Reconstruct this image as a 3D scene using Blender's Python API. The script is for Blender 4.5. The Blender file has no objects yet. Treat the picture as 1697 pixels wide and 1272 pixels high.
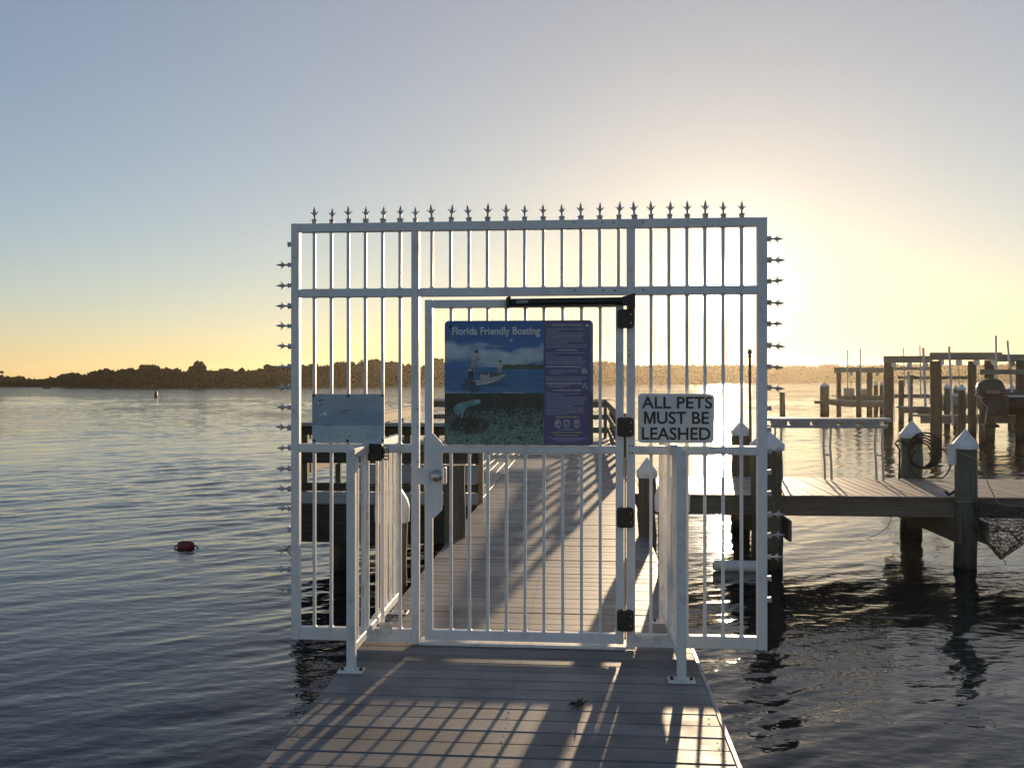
import bpy, bmesh, math, random
import numpy as np
from mathutils import Vector, Matrix

random.seed(7)
rng = np.random.default_rng(11)
scene = bpy.context.scene
COL = scene.collection

# ------------------------------------------------------------------ camera, sky, sun, exposure
EYE = (0.0, -5.62, 1.70)               # standing on the deck (deck top is z = 0)
FPX, CX, HORIZON = 1480.0, 848.5, 626.0
YAW = math.atan((968 - CX) / FPX)      # camera turned a little to the left of the walkway axis (+Y)
cyaw, syaw = math.cos(YAW), math.sin(YAW)
WATER = -1.00

cam_data = bpy.data.cameras.new('camera')
cam = bpy.data.objects.new('camera', cam_data)
COL.objects.link(cam)
cam.location = EYE
cam.rotation_euler = (math.radians(90), 0, YAW)
cam_data.sensor_width = 36.0
cam_data.lens = 36.0 * FPX / 1697.0
cam_data.shift_y = (HORIZON - 636.0) / 1697.0
cam_data.clip_start = 0.05
cam_data.clip_end = 8000
scene.camera = cam

SUN_AZ, SUN_EL = math.radians(8.6), math.radians(5.5)      # azimuth from +Y towards +X
world = bpy.data.worlds.new('World')
scene.world = world
world.use_nodes = True
wn, wl = world.node_tree.nodes, world.node_tree.links
wn.clear()
wo = wn.new('ShaderNodeOutputWorld')
bg = wn.new('ShaderNodeBackground')
sky = wn.new('ShaderNodeTexSky')
sky.sky_type = 'NISHITA'
sky.sun_disc = False
sky.sun_elevation = SUN_EL
sky.sun_rotation = SUN_AZ
sky.altitude = 0
sky.air_density = 1.0
sky.dust_density = 0.05
sky.ozone_density = 1.7
bg.inputs['Strength'].default_value = 0.088
# the bright aureole of hazy air round the low sun, part of the sky itself
geo = wn.new('ShaderNodeTexCoord')
dotn = wn.new('ShaderNodeVectorMath'); dotn.operation = 'DOT_PRODUCT'
sd = (math.cos(SUN_EL) * math.sin(SUN_AZ), math.cos(SUN_EL) * math.cos(SUN_AZ), math.sin(SUN_EL))
dotn.inputs[1].default_value = sd
wl.new(geo.outputs['Generated'], dotn.inputs[0])
def wmath(op, a, b=None):
    n = wn.new('ShaderNodeMath'); n.operation = op
    for i, v in enumerate((a, b)):
        if v is None: continue
        if isinstance(v, (int, float)): n.inputs[i].default_value = v
        else: wl.new(v, n.inputs[i])
    return n.outputs[0]
d0 = wmath('MAXIMUM', dotn.outputs['Value'], 0.0)
def lobe(power, amp): return wmath('MULTIPLY', wmath('POWER', d0, float(power)), float(amp))
AUREOLE = [(5, 1.7, (1.0, .66, .42)), (60, 2.0, (1.0, .66, .34)), (500, 11.0, (1.0, .85, .60)), (5000, 200.0, (1.0, .95, .80))]
tint = wn.new('ShaderNodeVectorMath'); tint.operation = 'MULTIPLY'
wl.new(sky.outputs['Color'], tint.inputs[0])
acc = tint.outputs[0]
# dusty air: cooler away from the sun, warmer towards it
wmix = wn.new('ShaderNodeMix'); wmix.data_type = 'VECTOR'
wl.new(wmath('POWER', d0, 5.0), wmix.inputs[0])
wmix.inputs[4].default_value = (1.03, 1.00, 1.20); wmix.inputs[5].default_value = (1.21, 1.005, .90)
wl.new(wmix.outputs[1], tint.inputs[1])
for p_, a_, c_ in AUREOLE:
    sc = wn.new('ShaderNodeVectorMath'); sc.operation = 'SCALE'
    sc.inputs[0].default_value = c_
    wl.new(lobe(p_, a_), sc.inputs['Scale'])
    ad = wn.new('ShaderNodeVectorMath'); ad.operation = 'ADD'
    wl.new(acc, ad.inputs[0]); wl.new(sc.outputs[0], ad.inputs[1])
    acc = ad.outputs[0]
# soft shoulder of the camera's response, so the low bright sky keeps its colour
gm = wn.new('ShaderNodeGamma'); gm.inputs['Gamma'].default_value = .80
wl.new(acc, gm.inputs['Color'])
gs = wn.new('ShaderNodeVectorMath'); gs.operation = 'SCALE'; gs.inputs['Scale'].default_value = 4.07 ** .20 * 1.02
wl.new(gm.outputs[0], gs.inputs[0])
wl.new(gs.outputs[0], bg.inputs['Color'])
wl.new(bg.outputs[0], wo.inputs['Surface'])

sun_data = bpy.data.lights.new('sun', 'SUN')
sun_data.energy = 5.0
sun_data.angle = math.radians(0.7)
sun_data.color = (1.0, 0.74, 0.47)
sun = bpy.data.objects.new('sun', sun_data)
COL.objects.link(sun)
sun.rotation_euler = Vector(sd).to_track_quat('Z', 'Y').to_euler()

scene.view_settings.view_transform = 'Standard'
scene.view_settings.look = 'None'
scene.view_settings.gamma = 1.0
scene.view_settings.exposure = 0.60
scene.view_settings.use_curve_mapping = False
scene.render.engine = 'CYCLES'
scene.cycles.use_denoising = True
scene.cycles.max_bounces = 8
scene.cycles.volume_bounces = 1
scene.cycles.sample_clamp_indirect = 8.0
scene.cycles.caustics_reflective = False
scene.cycles.caustics_refractive = False

# ------------------------------------------------------------------ measuring helpers (photograph bearing -> point in the place)
def ray(px, py):
    a, b = (px - CX) / FPX, (HORIZON - py) / FPX
    return (-syaw + cyaw * a, cyaw + syaw * a, b)
def atY(px, py, Y):
    d = ray(px, py); t = (Y - EYE[1]) / d[1]
    return (EYE[0] + t * d[0], Y, EYE[2] + t * d[2])
def atZ(px, py, Z):
    d = ray(px, py); t = (Z - EYE[2]) / d[2]
    return (EYE[0] + t * d[0], EYE[1] + t * d[1], Z)
def atD(px, py, D):
    d = ray(px, py)
    return tuple(EYE[i] + D * d[i] for i in range(3))
def gx(px, Y=0.0): return atY(px, 700, Y)[0]
def gz(px, py, Y=0.0): return atY(px, py, Y)[2]

# ------------------------------------------------------------------ mesh builder
class MB:
    def __init__(s): s.v = []; s.f = []
    def box(s, x0, x1, y0, y1, z0, z1, bev=0.0, rot=None):
        if x0 > x1: x0, x1 = x1, x0
        if y0 > y1: y0, y1 = y1, y0
        if z0 > z1: z0, z1 = z1, z0
        c = Vector(((x0 + x1) / 2, (y0 + y1) / 2, (z0 + z1) / 2))
        h = [(x1 - x0) / 2, (y1 - y0) / 2, (z1 - z0) / 2]
        b = min(bev, min(h) * .45)
        n0 = len(s.v)
        S = [(i, j, k) for i in (-1, 1) for j in (-1, 1) for k in (-1, 1)]
        def add(p):
            p = Vector(p)
            if rot is not None: p = rot @ p
            s.v.append(tuple(c + p)); return len(s.v) - 1
        if b <= 0:
            ix = {q: add((q[0] * h[0], q[1] * h[1], q[2] * h[2])) for q in S}
            F = lambda a, sg: [q for q in S if q[a] == sg]
            for a in range(3):
                for sg in (-1, 1):
                    u, w = [t for t in range(3) if t != a]
                    qs = []
                    for (m, n) in ((-1, -1), (1, -1), (1, 1), (-1, 1)):
                        q = [0, 0, 0]; q[a] = sg; q[u] = m; q[w] = n; qs.append(ix[tuple(q)])
                    s.f.append(qs)
            return s
        ix = {}
        for q in S:
            for a in range(3):
                p = [q[t] * (h[t] if t == a else h[t] - b) for t in range(3)]
                ix[(q, a)] = add(p)
        for a in range(3):
            u, w = [t for t in range(3) if t != a]
            for sg in (-1, 1):
                qs = []
                for (m, n) in ((-1, -1), (1, -1), (1, 1), (-1, 1)):
                    q = [0, 0, 0]; q[a] = sg; q[u] = m; q[w] = n; qs.append(ix[(tuple(q), a)])
                s.f.append(qs)
            for m in (-1, 1):
                for n in (-1, 1):
                    qa = [0, 0, 0]; qa[u] = m; qa[w] = n
                    q1 = list(qa); q1[a] = -1; q2 = list(qa); q2[a] = 1
                    s.f.append([ix[(tuple(q1), u)], ix[(tuple(q2), u)], ix[(tuple(q2), w)], ix[(tuple(q1), w)]])
        for q in S: s.f.append([ix[(q, 0)], ix[(q, 1)], ix[(q, 2)]])
        return s
    def tube(s, pts, r, n=8, caps=True):
        pts = [Vector(p) for p in pts]
        rr = r if hasattr(r, '__len__') else [r] * len(pts)
        rings = []; up = None
        for i, p in enumerate(pts):
            t = (pts[min(i + 1, len(pts) - 1)] - pts[max(i - 1, 0)]).normalized()
            if up is None: up = t.orthogonal().normalized()
            up = (up - t * up.dot(t))
            up = up.normalized() if up.length > 1e-6 else t.orthogonal().normalized()
            w = t.cross(up)
            ring = []
            for k in range(n):
                a = 2 * math.pi * k / n
                s.v.append(tuple(p + (up * math.cos(a) + w * math.sin(a)) * rr[i])); ring.append(len(s.v) - 1)
            rings.append(ring)
        for a, b in zip(rings, rings[1:]):
            for k in range(n): s.f.append([a[k], a[(k + 1) % n], b[(k + 1) % n], b[k]])
        if caps and n > 2: s.f.append(rings[0][::-1]); s.f.append(rings[-1])
        return s
    def lathe(s, prof, c, axis='Z', n=20, square=False):
        # prof: list of (radius, height) along the axis
        ax = {'X': 0, 'Y': 1, 'Z': 2}[axis]; u, w = [t for t in range(3) if t != ax]
        rings = []
        for r, h in prof:
            ring = []
            for k in range(n):
                a = 2 * math.pi * (k + (.5 if square else 0)) / n
                p = [0, 0, 0]; p[ax] = c[ax] + h; p[u] = c[u] + r * math.cos(a); p[w] = c[w] + r * math.sin(a)
                s.v.append(tuple(p)); ring.append(len(s.v) - 1)
            rings.append(ring)
        for a, b in zip(rings, rings[1:]):
            for k in range(n): s.f.append([a[k], a[(k + 1) % n], b[(k + 1) % n], b[k]])
        s.f.append(rings[0][::-1]); s.f.append(rings[-1])
        return s
    def prism(s, poly, y0, y1, axis='Y'):
        # polygon of (a, b) pairs pushed along an axis
        def P(a, b, t): return {'Y': (a, t, b), 'X': (t, a, b), 'Z': (a, b, t)}[axis]
        i0 = len(s.v); n = len(poly)
        for a, b in poly: s.v.append(P(a, b, y0))
        for a, b in poly: s.v.append(P(a, b, y1))
        s.f.append(list(range(i0, i0 + n))); s.f.append(list(range(i0 + n, i0 + 2 * n))[::-1])
        for k in range(n): s.f.append([i0 + k, i0 + (k + 1) % n, i0 + n + (k + 1) % n, i0 + n + k])
        return s
    def mesh(s, name, mat=None, smooth=False, origin=(0, 0, 0), sharp=None):
        me = bpy.data.meshes.new(name)
        o = origin
        me.from_pydata([(x - o[0], y - o[1], z - o[2]) for x, y, z in s.v], [], s.f)
        bm = bmesh.new(); bm.from_mesh(me)
        bmesh.ops.recalc_face_normals(bm, faces=bm.faces)
        if smooth:
            for f in bm.faces: f.smooth = True
            for e in bm.edges:
                if len(e.link_faces) == 2 and e.calc_face_angle(0) > math.radians(sharp or 40): e.smooth = False
        bm.to_mesh(me); bm.free()
        if mat: me.materials.append(mat)
        return me

WLOC = {}
def link(name, data, loc=(0, 0, 0), parent=None):
    """loc is where the object's origin stands in the world"""
    o = bpy.data.objects.new(name, data)
    COL.objects.link(o)
    WLOC[o.name] = Vector(loc)
    if parent is not None:
        o.parent = parent
        o.location = Vector(loc) - WLOC[parent.name]
    else:
        o.location = loc
    return o
def tag(o, label, cat, group=None):
    o['label'] = label; o['category'] = cat
    if group: o['group'] = group
    return o
def thing(name, label, cat, loc=(0, 0, 0), group=None):
    return tag(link(name, None, loc), label, cat, group)
def part(name, mb, mat, parent, loc=None, smooth=False, label=None):
    """mb holds world coordinates; the origin goes to loc, or to the middle of the part"""
    if loc is None:
        a = np.array(mb.v); loc = tuple((a.min(0) + a.max(0)) / 2)
    o = link(name, mb.mesh(name, mat, smooth, loc), loc, parent)
    if label: o['label'] = label
    return o
def solo(name, mb, mat, label, cat, group=None, smooth=False, loc=None):
    return tag(part(name, mb, mat, None, loc, smooth), label, cat, group)
def setting(name, me, kind='structure', loc=(0, 0, 0)):
    o = link(name, me, loc); o['kind'] = kind; return o
def copy_tree(src, loc, label=None, group=None):
    r = src.copy(); COL.objects.link(r); r.location = loc
    WLOC[r.name] = Vector(loc)
    if label: r['label'] = label
    if group: r['group'] = group
    for ch in list(src.children):
        c = ch.copy(); COL.objects.link(c); c.parent = r
        for g in ch.children:
            d = g.copy(); COL.objects.link(d); d.parent = c
    return r

# ------------------------------------------------------------------ materials
def mat(name, base=(.5, .5, .5), rough=.5, metal=0.0, spec=.5):
    m = bpy.data.materials.new(name); m.use_nodes = True
    b = m.node_tree.nodes['Principled BSDF']
    b.inputs['Base Color'].default_value = (*base, 1); b.inputs['Roughness'].default_value = rough
    b.inputs['Metallic'].default_value = metal; b.inputs['Specular IOR Level'].default_value = spec
    return m
class NT:
    def __init__(s, m): s.m = m; s.t = m.node_tree; s.b = s.t.nodes['Principled BSDF']
    def n(s, typ, **kw):
        x = s.t.nodes.new(typ)
        for k, v in kw.items(): setattr(x, k, v)
        return x
    def l(s, a, b): s.t.links.new(a, b)
    def pos(s, scale=(1, 1, 1), obj=False):
        mp = s.n('ShaderNodeMapping'); mp.inputs['Scale'].default_value = scale
        if obj: src = s.n('ShaderNodeTexCoord').outputs['Object']
        else: src = s.n('ShaderNodeNewGeometry').outputs['Position']
        s.l(src, mp.inputs['Vector']); return mp.outputs[0]
    def noise(s, vec, scale, detail=4, rough=.55, out='Fac'):
        x = s.n('ShaderNodeTexNoise'); x.inputs['Scale'].default_value = scale; x.inputs['Detail'].default_value = detail
        x.inputs['Roughness'].default_value = rough; s.l(vec, x.inputs['Vector']); return x.outputs[out]
    def ramp(s, fac, stops):
        x = s.n('ShaderNodeValToRGB'); s.l(fac, x.inputs[0])
        e = x.color_ramp.elements
        while len(e) < len(stops): e.new(.5)
        for i, (p, c) in enumerate(stops):
            e[i].position = p; e[i].color = (*c, 1) if len(c) == 3 else c
        return x.outputs[0]
    def mix(s, fac, a, b, blend='MIX'):
        x = s.n('ShaderNodeMix', data_type='RGBA', blend_type=blend)
        for sock, v in ((x.inputs[0], fac), (x.inputs[6], a), (x.inputs[7], b)):
            if isinstance(v, (int, float)): sock.default_value = v
            elif isinstance(v, tuple): sock.default_value = (*v, 1)
            else: s.l(v, sock)
        return x.outputs[2]
    def math(s, op, a, b=0.0):
        x = s.n('ShaderNodeMath', operation=op)
        for i, v in enumerate((a, b)):
            if isinstance(v, (int, float)): x.inputs[i].default_value = v
            else: s.l(v, x.inputs[i])
        return x.outputs[0]
    def bump(s, h, strength=.3, dist=.01):
        x = s.n('ShaderNodeBump'); x.inputs['Strength'].default_value = strength; x.inputs['Distance'].default_value = dist
        s.l(h, x.inputs['Height']); s.l(x.outputs[0], s.b.inputs['Normal']); return x
    def base(s, c): s.l(c, s.b.inputs['Base Color'])
    def rough(s, c): s.l(c, s.b.inputs['Roughness'])

def wood(name, c0, c1, axis='X', tint=.25, rough=.75, fine=1.0, wet=False):
    m = mat(name, c0, rough, spec=.3); t = NT(m)
    sc = {'X': (1.2, 22, 22), 'Y': (22, 1.2, 22), 'Z': (22, 22, 1.2)}[axis]
    v = t.pos(tuple(q * fine for q in sc))
    g = t.noise(v, 1.6, 6, .65)
    big = t.noise(t.pos(), .9, 3)
    col = t.ramp(g, [(.28, c0), (.72, c1)])
    oi = t.n('ShaderNodeObjectInfo')
    val = t.math('ADD', t.math('MULTIPLY', oi.outputs['Random'], tint), 1 - tint * .5)
    val = t.math('MULTIPLY', val, t.math('ADD', t.math('MULTIPLY', big, .5), .75))
    x = t.n('ShaderNodeVectorMath', operation='SCALE'); t.l(col, x.inputs[0]); t.l(val, x.inputs['Scale'])
    out = x.outputs[0]
    if wet:   # tide-stained, weedy band just above the water
        z = t.n('ShaderNodeSeparateXYZ'); t.l(t.n('ShaderNodeNewGeometry').outputs['Position'], z.inputs[0])
        zz = t.math('ADD', z.outputs[2], t.math('MULTIPLY', t.noise(t.pos((9, 9, 4)), 1.0, 4), .5))
        f = t.n('ShaderNodeMapRange'); f.inputs['From Min'].default_value = -.75; f.inputs['From Max'].default_value = -.35
        t.l(zz, f.inputs[0])
        out = t.mix(f.outputs[0], (.012, .013, .008), out)
        f2 = t.n('ShaderNodeMapRange'); f2.inputs['From Min'].default_value = -.62; f2.inputs['From Max'].default_value = -.9
        t.l(zz, f2.inputs[0])
        sp = t.ramp(t.noise(t.pos(), 48.0, 2, .5), [(.56, (0, 0, 0)), (.64, (1, 1, 1))])
        out = t.mix(t.math('MULTIPLY', t.math('MULTIPLY', sp, f2.outputs[0]), .55), out, (.20, .19, .16))
    t.base(out)
    t.bump(g, .5, .006)
    return m

def decking(name, c0, c1, axis='X'):
    m = mat(name, c0, .62, spec=.35); t = NT(m)
    sc = {'X': (1.5, 60, 60), 'Y': (60, 1.5, 60)}[axis]
    g = t.noise(t.pos(sc), 1.0, 5, .6)
    sp = t.noise(t.pos(), 130.0, 2, .6)
    dirt = t.noise(t.pos(), 2.2, 6, .65)
    col = t.ramp(g, [(.25, c0), (.75, c1)])
    col = t.mix(t.ramp(dirt, [(.42, (0, 0, 0)), (.75, (.55, .55, .55))]), col, tuple(q * .55 for q in c0))
    oi = t.n('ShaderNodeObjectInfo')
    val = t.math('ADD', t.math('MULTIPLY', oi.outputs['Random'], .42), .79)
    x = t.n('ShaderNodeVectorMath', operation='SCALE'); t.l(col, x.inputs[0]); t.l(val, x.inputs['Scale'])
    t.base(x.outputs[0])
    h = t.math('ADD', t.math('MULTIPLY', g, .6), t.math('MULTIPLY', sp, .9))
    t.bump(h, .45, .002)
    t.rough(t.ramp(dirt, [(.3, (.42, .42, .42)), (.7, (.66, .66, .66))]))
    return m

def paint(name, c, dirtc=(.30, .26, .2), amt=.5, rough=.38, rust=True):
    m = mat(name, c, rough); t = NT(m)
    n1 = t.noise(t.pos(), 7.0, 8, .7)
    n2 = t.noise(t.pos((3, 3, 1.0)), 26.0, 5, .7)
    col = t.mix(t.ramp(n1, [(.50, (0, 0, 0)), (.78, (amt, amt, amt))]), c, dirtc)
    if rust:
        col = t.mix(t.ramp(n2, [(.66, (0, 0, 0)), (.74, (.85, .85, .85))]), col, (.16, .11, .075))
    t.base(col)
    t.bump(t.noise(t.pos(), 90.0, 3), .08, .002)
    t.rough(t.ramp(n1, [(.3, (rough, rough, rough)), (.8, (rough + .25,) * 3)]))
    return m

M = {}
M['paint'] = paint('white_paint', (.80, .80, .79), amt=.50)
M['paint_dirty'] = paint('scuffed_white_paint', (.78, .77, .74), dirtc=(.25, .25, .25), amt=.85)
M['finial'] = paint('weathered_white_metal', (.50, .50, .50), dirtc=(.2, .18, .15), amt=.8)
M['deck'] = decking('composite_decking', (.165, .158, .158), (.255, .238, .226), 'X')
M['deck_y'] = decking('composite_decking_side', (.27, .22, .175), (.40, .325, .255), 'Y')
M['wood_x'] = wood('weathered_timber_x', (.10, .085, .065), (.21, .185, .15), 'X', wet=False)
M['wood_dark'] = wood('backlit_shade_timber', (.030, .026, .020), (.085, .074, .058), 'X')  # darker copy of the timber, shade of the backlit faces put into its colour
M['wood_y'] = wood('weathered_timber_y', (.10, .085, .065), (.21, .185, .15), 'Y')
M['wood_z'] = wood('piling_timber', (.075, .062, .042), (.17, .145, .10), 'Z', wet=True)
M['wood_green'] = wood('green_piling_timber', (.075, .09, .075), (.15, .17, .14), 'Z', wet=True)
M['beam_grey'] = wood('grey_lift_timber', (.20, .18, .155), (.33, .30, .26), 'X')
M['rail_grey'] = wood('grey_painted_board', (.26, .27, .28), (.40, .41, .42), 'X')
M['rail_tan'] = wood('tan_rail_board', (.26, .20, .12), (.42, .33, .20), 'Y')
M['cap'] = paint('white_plastic_cap', (.80, .80, .79), amt=.75, rough=.45, rust=False)
M['black'] = mat('black_plastic', (.012, .012, .012), .42)
M['bronze'] = paint('dark_hinge_metal', (.035, .030, .022), dirtc=(.07, .05, .03), amt=.6, rough=.45, rust=False)
M['steel'] = mat('brushed_steel', (.42, .41, .39), .3, .95)
M['alu'] = mat('grey_aluminium', (.45, .46, .48), .38, .85)
M['alu_dull'] = paint('dull_grey_coating', (.34, .36, .39), dirtc=(.2, .2, .2), amt=.5, rust=False)
M['pvc'] = paint('white_pvc', (.74, .74, .72), amt=.4, rust=False)
M['rope'] = mat('dark_rope', (.025, .024, .022), .8)
M['rope_tan'] = mat('tan_rope', (.34, .26, .16), .85)
M['net'] = mat('net_wire', (.02, .019, .017), .7)
M['red'] = paint('faded_red_float', (.24, .026, .016), dirtc=(.05, .015, .01), amt=.8, rust=False)
M['hull'] = paint('beige_hull', (.46, .40, .32), amt=.5, rust=False)
M['cowl'] = mat('charcoal_cowling', (.022, .025, .030), .30)
M['cover'] = mat('dark_boat_cover', (.035, .035, .037), .6)
M['ink_white'] = mat('white_lettering', (.66, .67, .68), .5)
M['ink_dark'] = mat('dark_lettering', (.035, .03, .018), .5)
M['sign_white'] = paint('white_sign_enamel', (.74, .74, .72), amt=.25, rust=False)
M['bark'] = mat('dark_bark', (.07, .055, .04), .9)
M['leafdead'] = mat('dry_leaf', (.06, .045, .025), .8)
def foliage(name, c0, c1):
    m = mat(name, c0, .7, spec=.2); t = NT(m)
    n1 = t.noise(t.pos(), .22, 4); n2 = t.noise(t.pos(), 1.4, 3)
    col = t.mix(t.ramp(n1, [(.35, (0, 0, 0)), (.65, (1, 1, 1))]), c0, c1)
    col = t.mix(t.math('MULTIPLY', n2, .6), col, tuple(q * .55 for q in c0))
    t.base(col); return m
M['leaf'] = foliage('mangrove_foliage', (.019, .027, .009), (.036, .043, .014))
M['mud'] = mat('mud', (.06, .05, .035), .9)
def attr_mat(name, rough=.35):
    m = mat(name, (.5, .5, .5), rough); t = NT(m)
    a = t.n('ShaderNodeAttribute', attribute_name='print')
    d = t.noise(t.pos(), 9.0, 6, .7)
    t.base(t.mix(t.ramp(d, [(.5, (0, 0, 0)), (.85, (.35, .35, .35))]), a.outputs['Color'], (.3, .3, .3)))
    return m
M['print'] = attr_mat('printed_panel')

wm = bpy.data.materials.new('river_water'); wm.use_nodes = True
M['water'] = wm
t = NT(wm)
t.b.inputs['Base Color'].default_value = (.006, .011, .014, 1)
t.b.inputs['Roughness'].default_value = .045
t.b.inputs['IOR'].default_value = 1.42
t.b.inputs['Specular IOR Level'].default_value = .5
n1 = t.noise(t.pos((.55, 1.0, 1)), 9.0, 3, .5)
n2 = t.noise(t.pos((.5, 1.0, 1)), 2.6, 4, .55)
n3 = t.noise(t.pos((.4, 1.0, 1)), .55, 3, .5)
gust = t.ramp(t.noise(t.pos((.012, .055, 1)), 1.0, 3, .5), [(.38, (.25, .25, .25)), (.60, (1, 1, 1))])
far = t.n('ShaderNodeMapRange'); far.inputs['From Min'].default_value = 25; far.inputs['From Max'].default_value = 90
cd = t.n('ShaderNodeVectorMath', operation='DISTANCE'); cd.inputs[1].default_value = (EYE[0], EYE[1], WATER)
t.l(t.n('ShaderNodeNewGeometry').outputs['Position'], cd.inputs[0]); t.l(cd.outputs['Value'], far.inputs[0])
h = t.math('ADD', t.math('MULTIPLY', n1, .007), t.math('MULTIPLY', t.math('MULTIPLY', n2, t.math('MULTIPLY', far.outputs[0], gust)), .14))
h = t.math('ADD', h, t.math('MULTIPLY', t.math('MULTIPLY', n3, far.outputs[0]), .22))
bp = t.bump(h, 1.0, 1.0)

# ------------------------------------------------------------------ water: one polar sheet with real ripples near the viewer
def wave_height(x, y, spacing):
    H = np.zeros_like(x)
    r = np.random.default_rng(5)
    patch = .80 + .45 * np.sin(x * .23 + .9 * np.sin(y * .11)) * np.sin(y * .17 + 1.3) + .15 * np.sin(x * .61 + y * .43)
    calm = np.clip((x - .2) / 2.2, 0, 1) * np.clip((20.0 - y) / 9.0, 0, 1)
    B = 2.3; q_ = np.linspace(0, 2 * math.pi, 400)
    g0 = np.exp(B * np.sin(q_)); norm = .707 / math.sqrt(np.mean((B * np.cos(q_) * g0) ** 2)); mean = g0.mean()
    for i in range(96):
        lam = .15 * (21.0 ** r.random())          # .15 .. 3.2 m
        ang = math.radians(90 + 33 + r.normal() * (15 if i % 4 else 34))
        k = 2 * math.pi / lam
        slope = .0168 * (1.0 if lam < .9 else .5)
        a = slope / k
        ph = r.random() * 6.283
        fade = np.clip((lam / spacing - 2.4) / 2.4, 0, 1)
        ca = 1 - calm * (.50 if lam > .9 else .60)
        th_ = k * (math.cos(ang) * x + math.sin(ang) * y) + ph + .8 * np.sin(.55 * x + .35 * y + i * 1.7)
        H += a * fade * ca * (np.exp(B * np.sin(th_)) - mean) * norm      # crests narrower than troughs
    return H * patch
def build_water():
    na, nr = 900, 760
    a1 = np.linspace(-37, 37, na)
    a0 = np.linspace(-180, -37, 24)[:-1]; a2 = np.linspace(37, 180, 24)[1:-1]
    az = np.radians(np.concatenate([a0, a1, a2])) - YAW * 0
    r1 = np.geomspace(5.2, 150, nr); r0 = np.array([.02, 2.5]); r2 = np.geomspace(150, 1400, 30)[1:]
    rr = np.concatenate([r0, r1, r2])
    A, R = np.meshgrid(az, rr)
    X = EYE[0] + R * np.sin(A - YAW); Y = EYE[1] + R * np.cos(A - YAW)
    dr = np.gradient(rr)[:, None] * np.ones_like(A)
    da = np.radians(74 / na) * R
    sp = np.maximum(dr, da)
    out = (np.abs(A) > math.radians(37.01)) | (R < 5)
    Z = np.where(out, 0, wave_height(X, Y, sp)) + WATER
    n, m = R.shape
    V = np.stack([X, Y, Z], -1).reshape(-1, 3)
    ii, jj = np.meshgrid(np.arange(n - 1), np.arange(m), indexing='ij')
    j2 = (jj + 1) % m
    F = np.stack([ii * m + jj, ii * m + j2, (ii + 1) * m + j2, (ii + 1) * m + jj], -1).reshape(-1, 4)[:, ::-1]
    me = bpy.data.meshes.new('water')
    me.vertices.add(len(V)); me.vertices.foreach_set('co', V.ravel())
    me.loops.add(F.size); me.loops.foreach_set('vertex_index', F.ravel().astype(np.int32))
    me.polygons.add(len(F)); me.polygons.foreach_set('loop_start', np.arange(0, F.size, 4, dtype=np.int32))
    me.polygons.foreach_set('use_smooth', np.ones(len(F), bool))
    me.update(calc_edges=True); me.validate()
    me.materials.append(M['water'])
    return me
setting('water', build_water())

# ------------------------------------------------------------------ far shore: mud bank, mangrove mass and the trees that stand out of it
TOPS = [(-420, 606), (-200, 616), (0, 625), (60, 626), (95, 626), (118, 620), (150, 619), (185, 614), (210, 614), (240, 609), (270, 609), (298, 613), (345, 611),
        (380, 613), (430, 610), (480, 608), (520, 604), (560, 604), (590, 600), (625, 599), (660, 604), (690, 606), (720, 600), (760, 600), (800, 602),
        (850, 603), (900, 602), (950, 600), (985, 600), (1010, 601), (1050, 604), (1100, 605), (1150, 605), (1200, 605), (1300, 606), (1400, 606),
        (1470, 604), (1550, 604), (1700, 602), (1900, 603), (2150, 600)]
SHORE = [(-420, 245), (0, 270), (95, 263), (120, 236), (330, 236), (500, 257), (640, 280), (1000, 360), (1300, 500), (1700, 575), (2150, 575)]
def interp(tab, px): return float(np.interp(px, [a for a, b in tab], [b for a, b in tab]))
_dr = np.random.default_rng(17)
DOMES = [(c_, w_, h_) for c_, w_, h_ in zip(_dr.uniform(-430, 2160, 230), 4 + 17 * _dr.random(230) ** 2.2, .5 + 6.5 * _dr.random(230) ** 1.6)]
def domes(px):
    px = np.asarray(px, float); out = np.full(px.shape, 5.0)      # pixels below the listed tops; crowns rise from here
    for c_, w_, h_ in DOMES:
        u = np.abs(px - c_) / w_
        out = np.minimum(out, np.where(u < 1, 5.0 - h_ * np.sqrt(np.clip(1 - u * u, 0, 1)), 5.0))
    return out * np.interp(px, [900, 1300], [1, .55]) + 1.1 * np.sin(px * .9 + 2 * np.sin(px * .21)) + .8 * np.sin(px * 2.3 + 1) + .7 * np.sin(px * 4.1)
def leaf_cloud(mb_v, mb_f, P, size, r):
    # one small leaf-clump face per point, randomly turned
    n = len(P)
    d = r.normal(size=(n, 3)); d /= np.linalg.norm(d, axis=1)[:, None]
    e = np.cross(d, r.normal(size=(n, 3))); e /= np.linalg.norm(e, axis=1)[:, None]
    w = np.cross(d, e)
    s = (size * (.55 + .9 * r.random(n)))[:, None]
    quad = np.stack([P + e * s, P + w * s * .6, P - e * s, P - w * s * .6], 1)
    base = sum(len(q) for q in mb_v)
    mb_v.append(quad.reshape(-1, 3))
    mb_f.append(np.arange(n * 4).reshape(n, 4) + base)
def cloud_mesh(name, V, F, mat_):
    V = np.concatenate(V); F = np.concatenate(F)
    me = bpy.data.meshes.new(name)
    me.vertices.add(len(V)); me.vertices.foreach_set('co', V.ravel())
    me.loops.add(F.size); me.loops.foreach_set('vertex_index', F.ravel().astype(np.int32))
    me.polygons.add(len(F)); me.polygons.foreach_set('loop_start', np.arange(0, F.size, 4, dtype=np.int32))
    me.update(calc_edges=True); me.materials.append(mat_)
    return me
def shore_point(px, D, z):
    p = atD(px, HORIZON, D); return (p[0], p[1], z)
r = np.random.default_rng(3)
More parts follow.
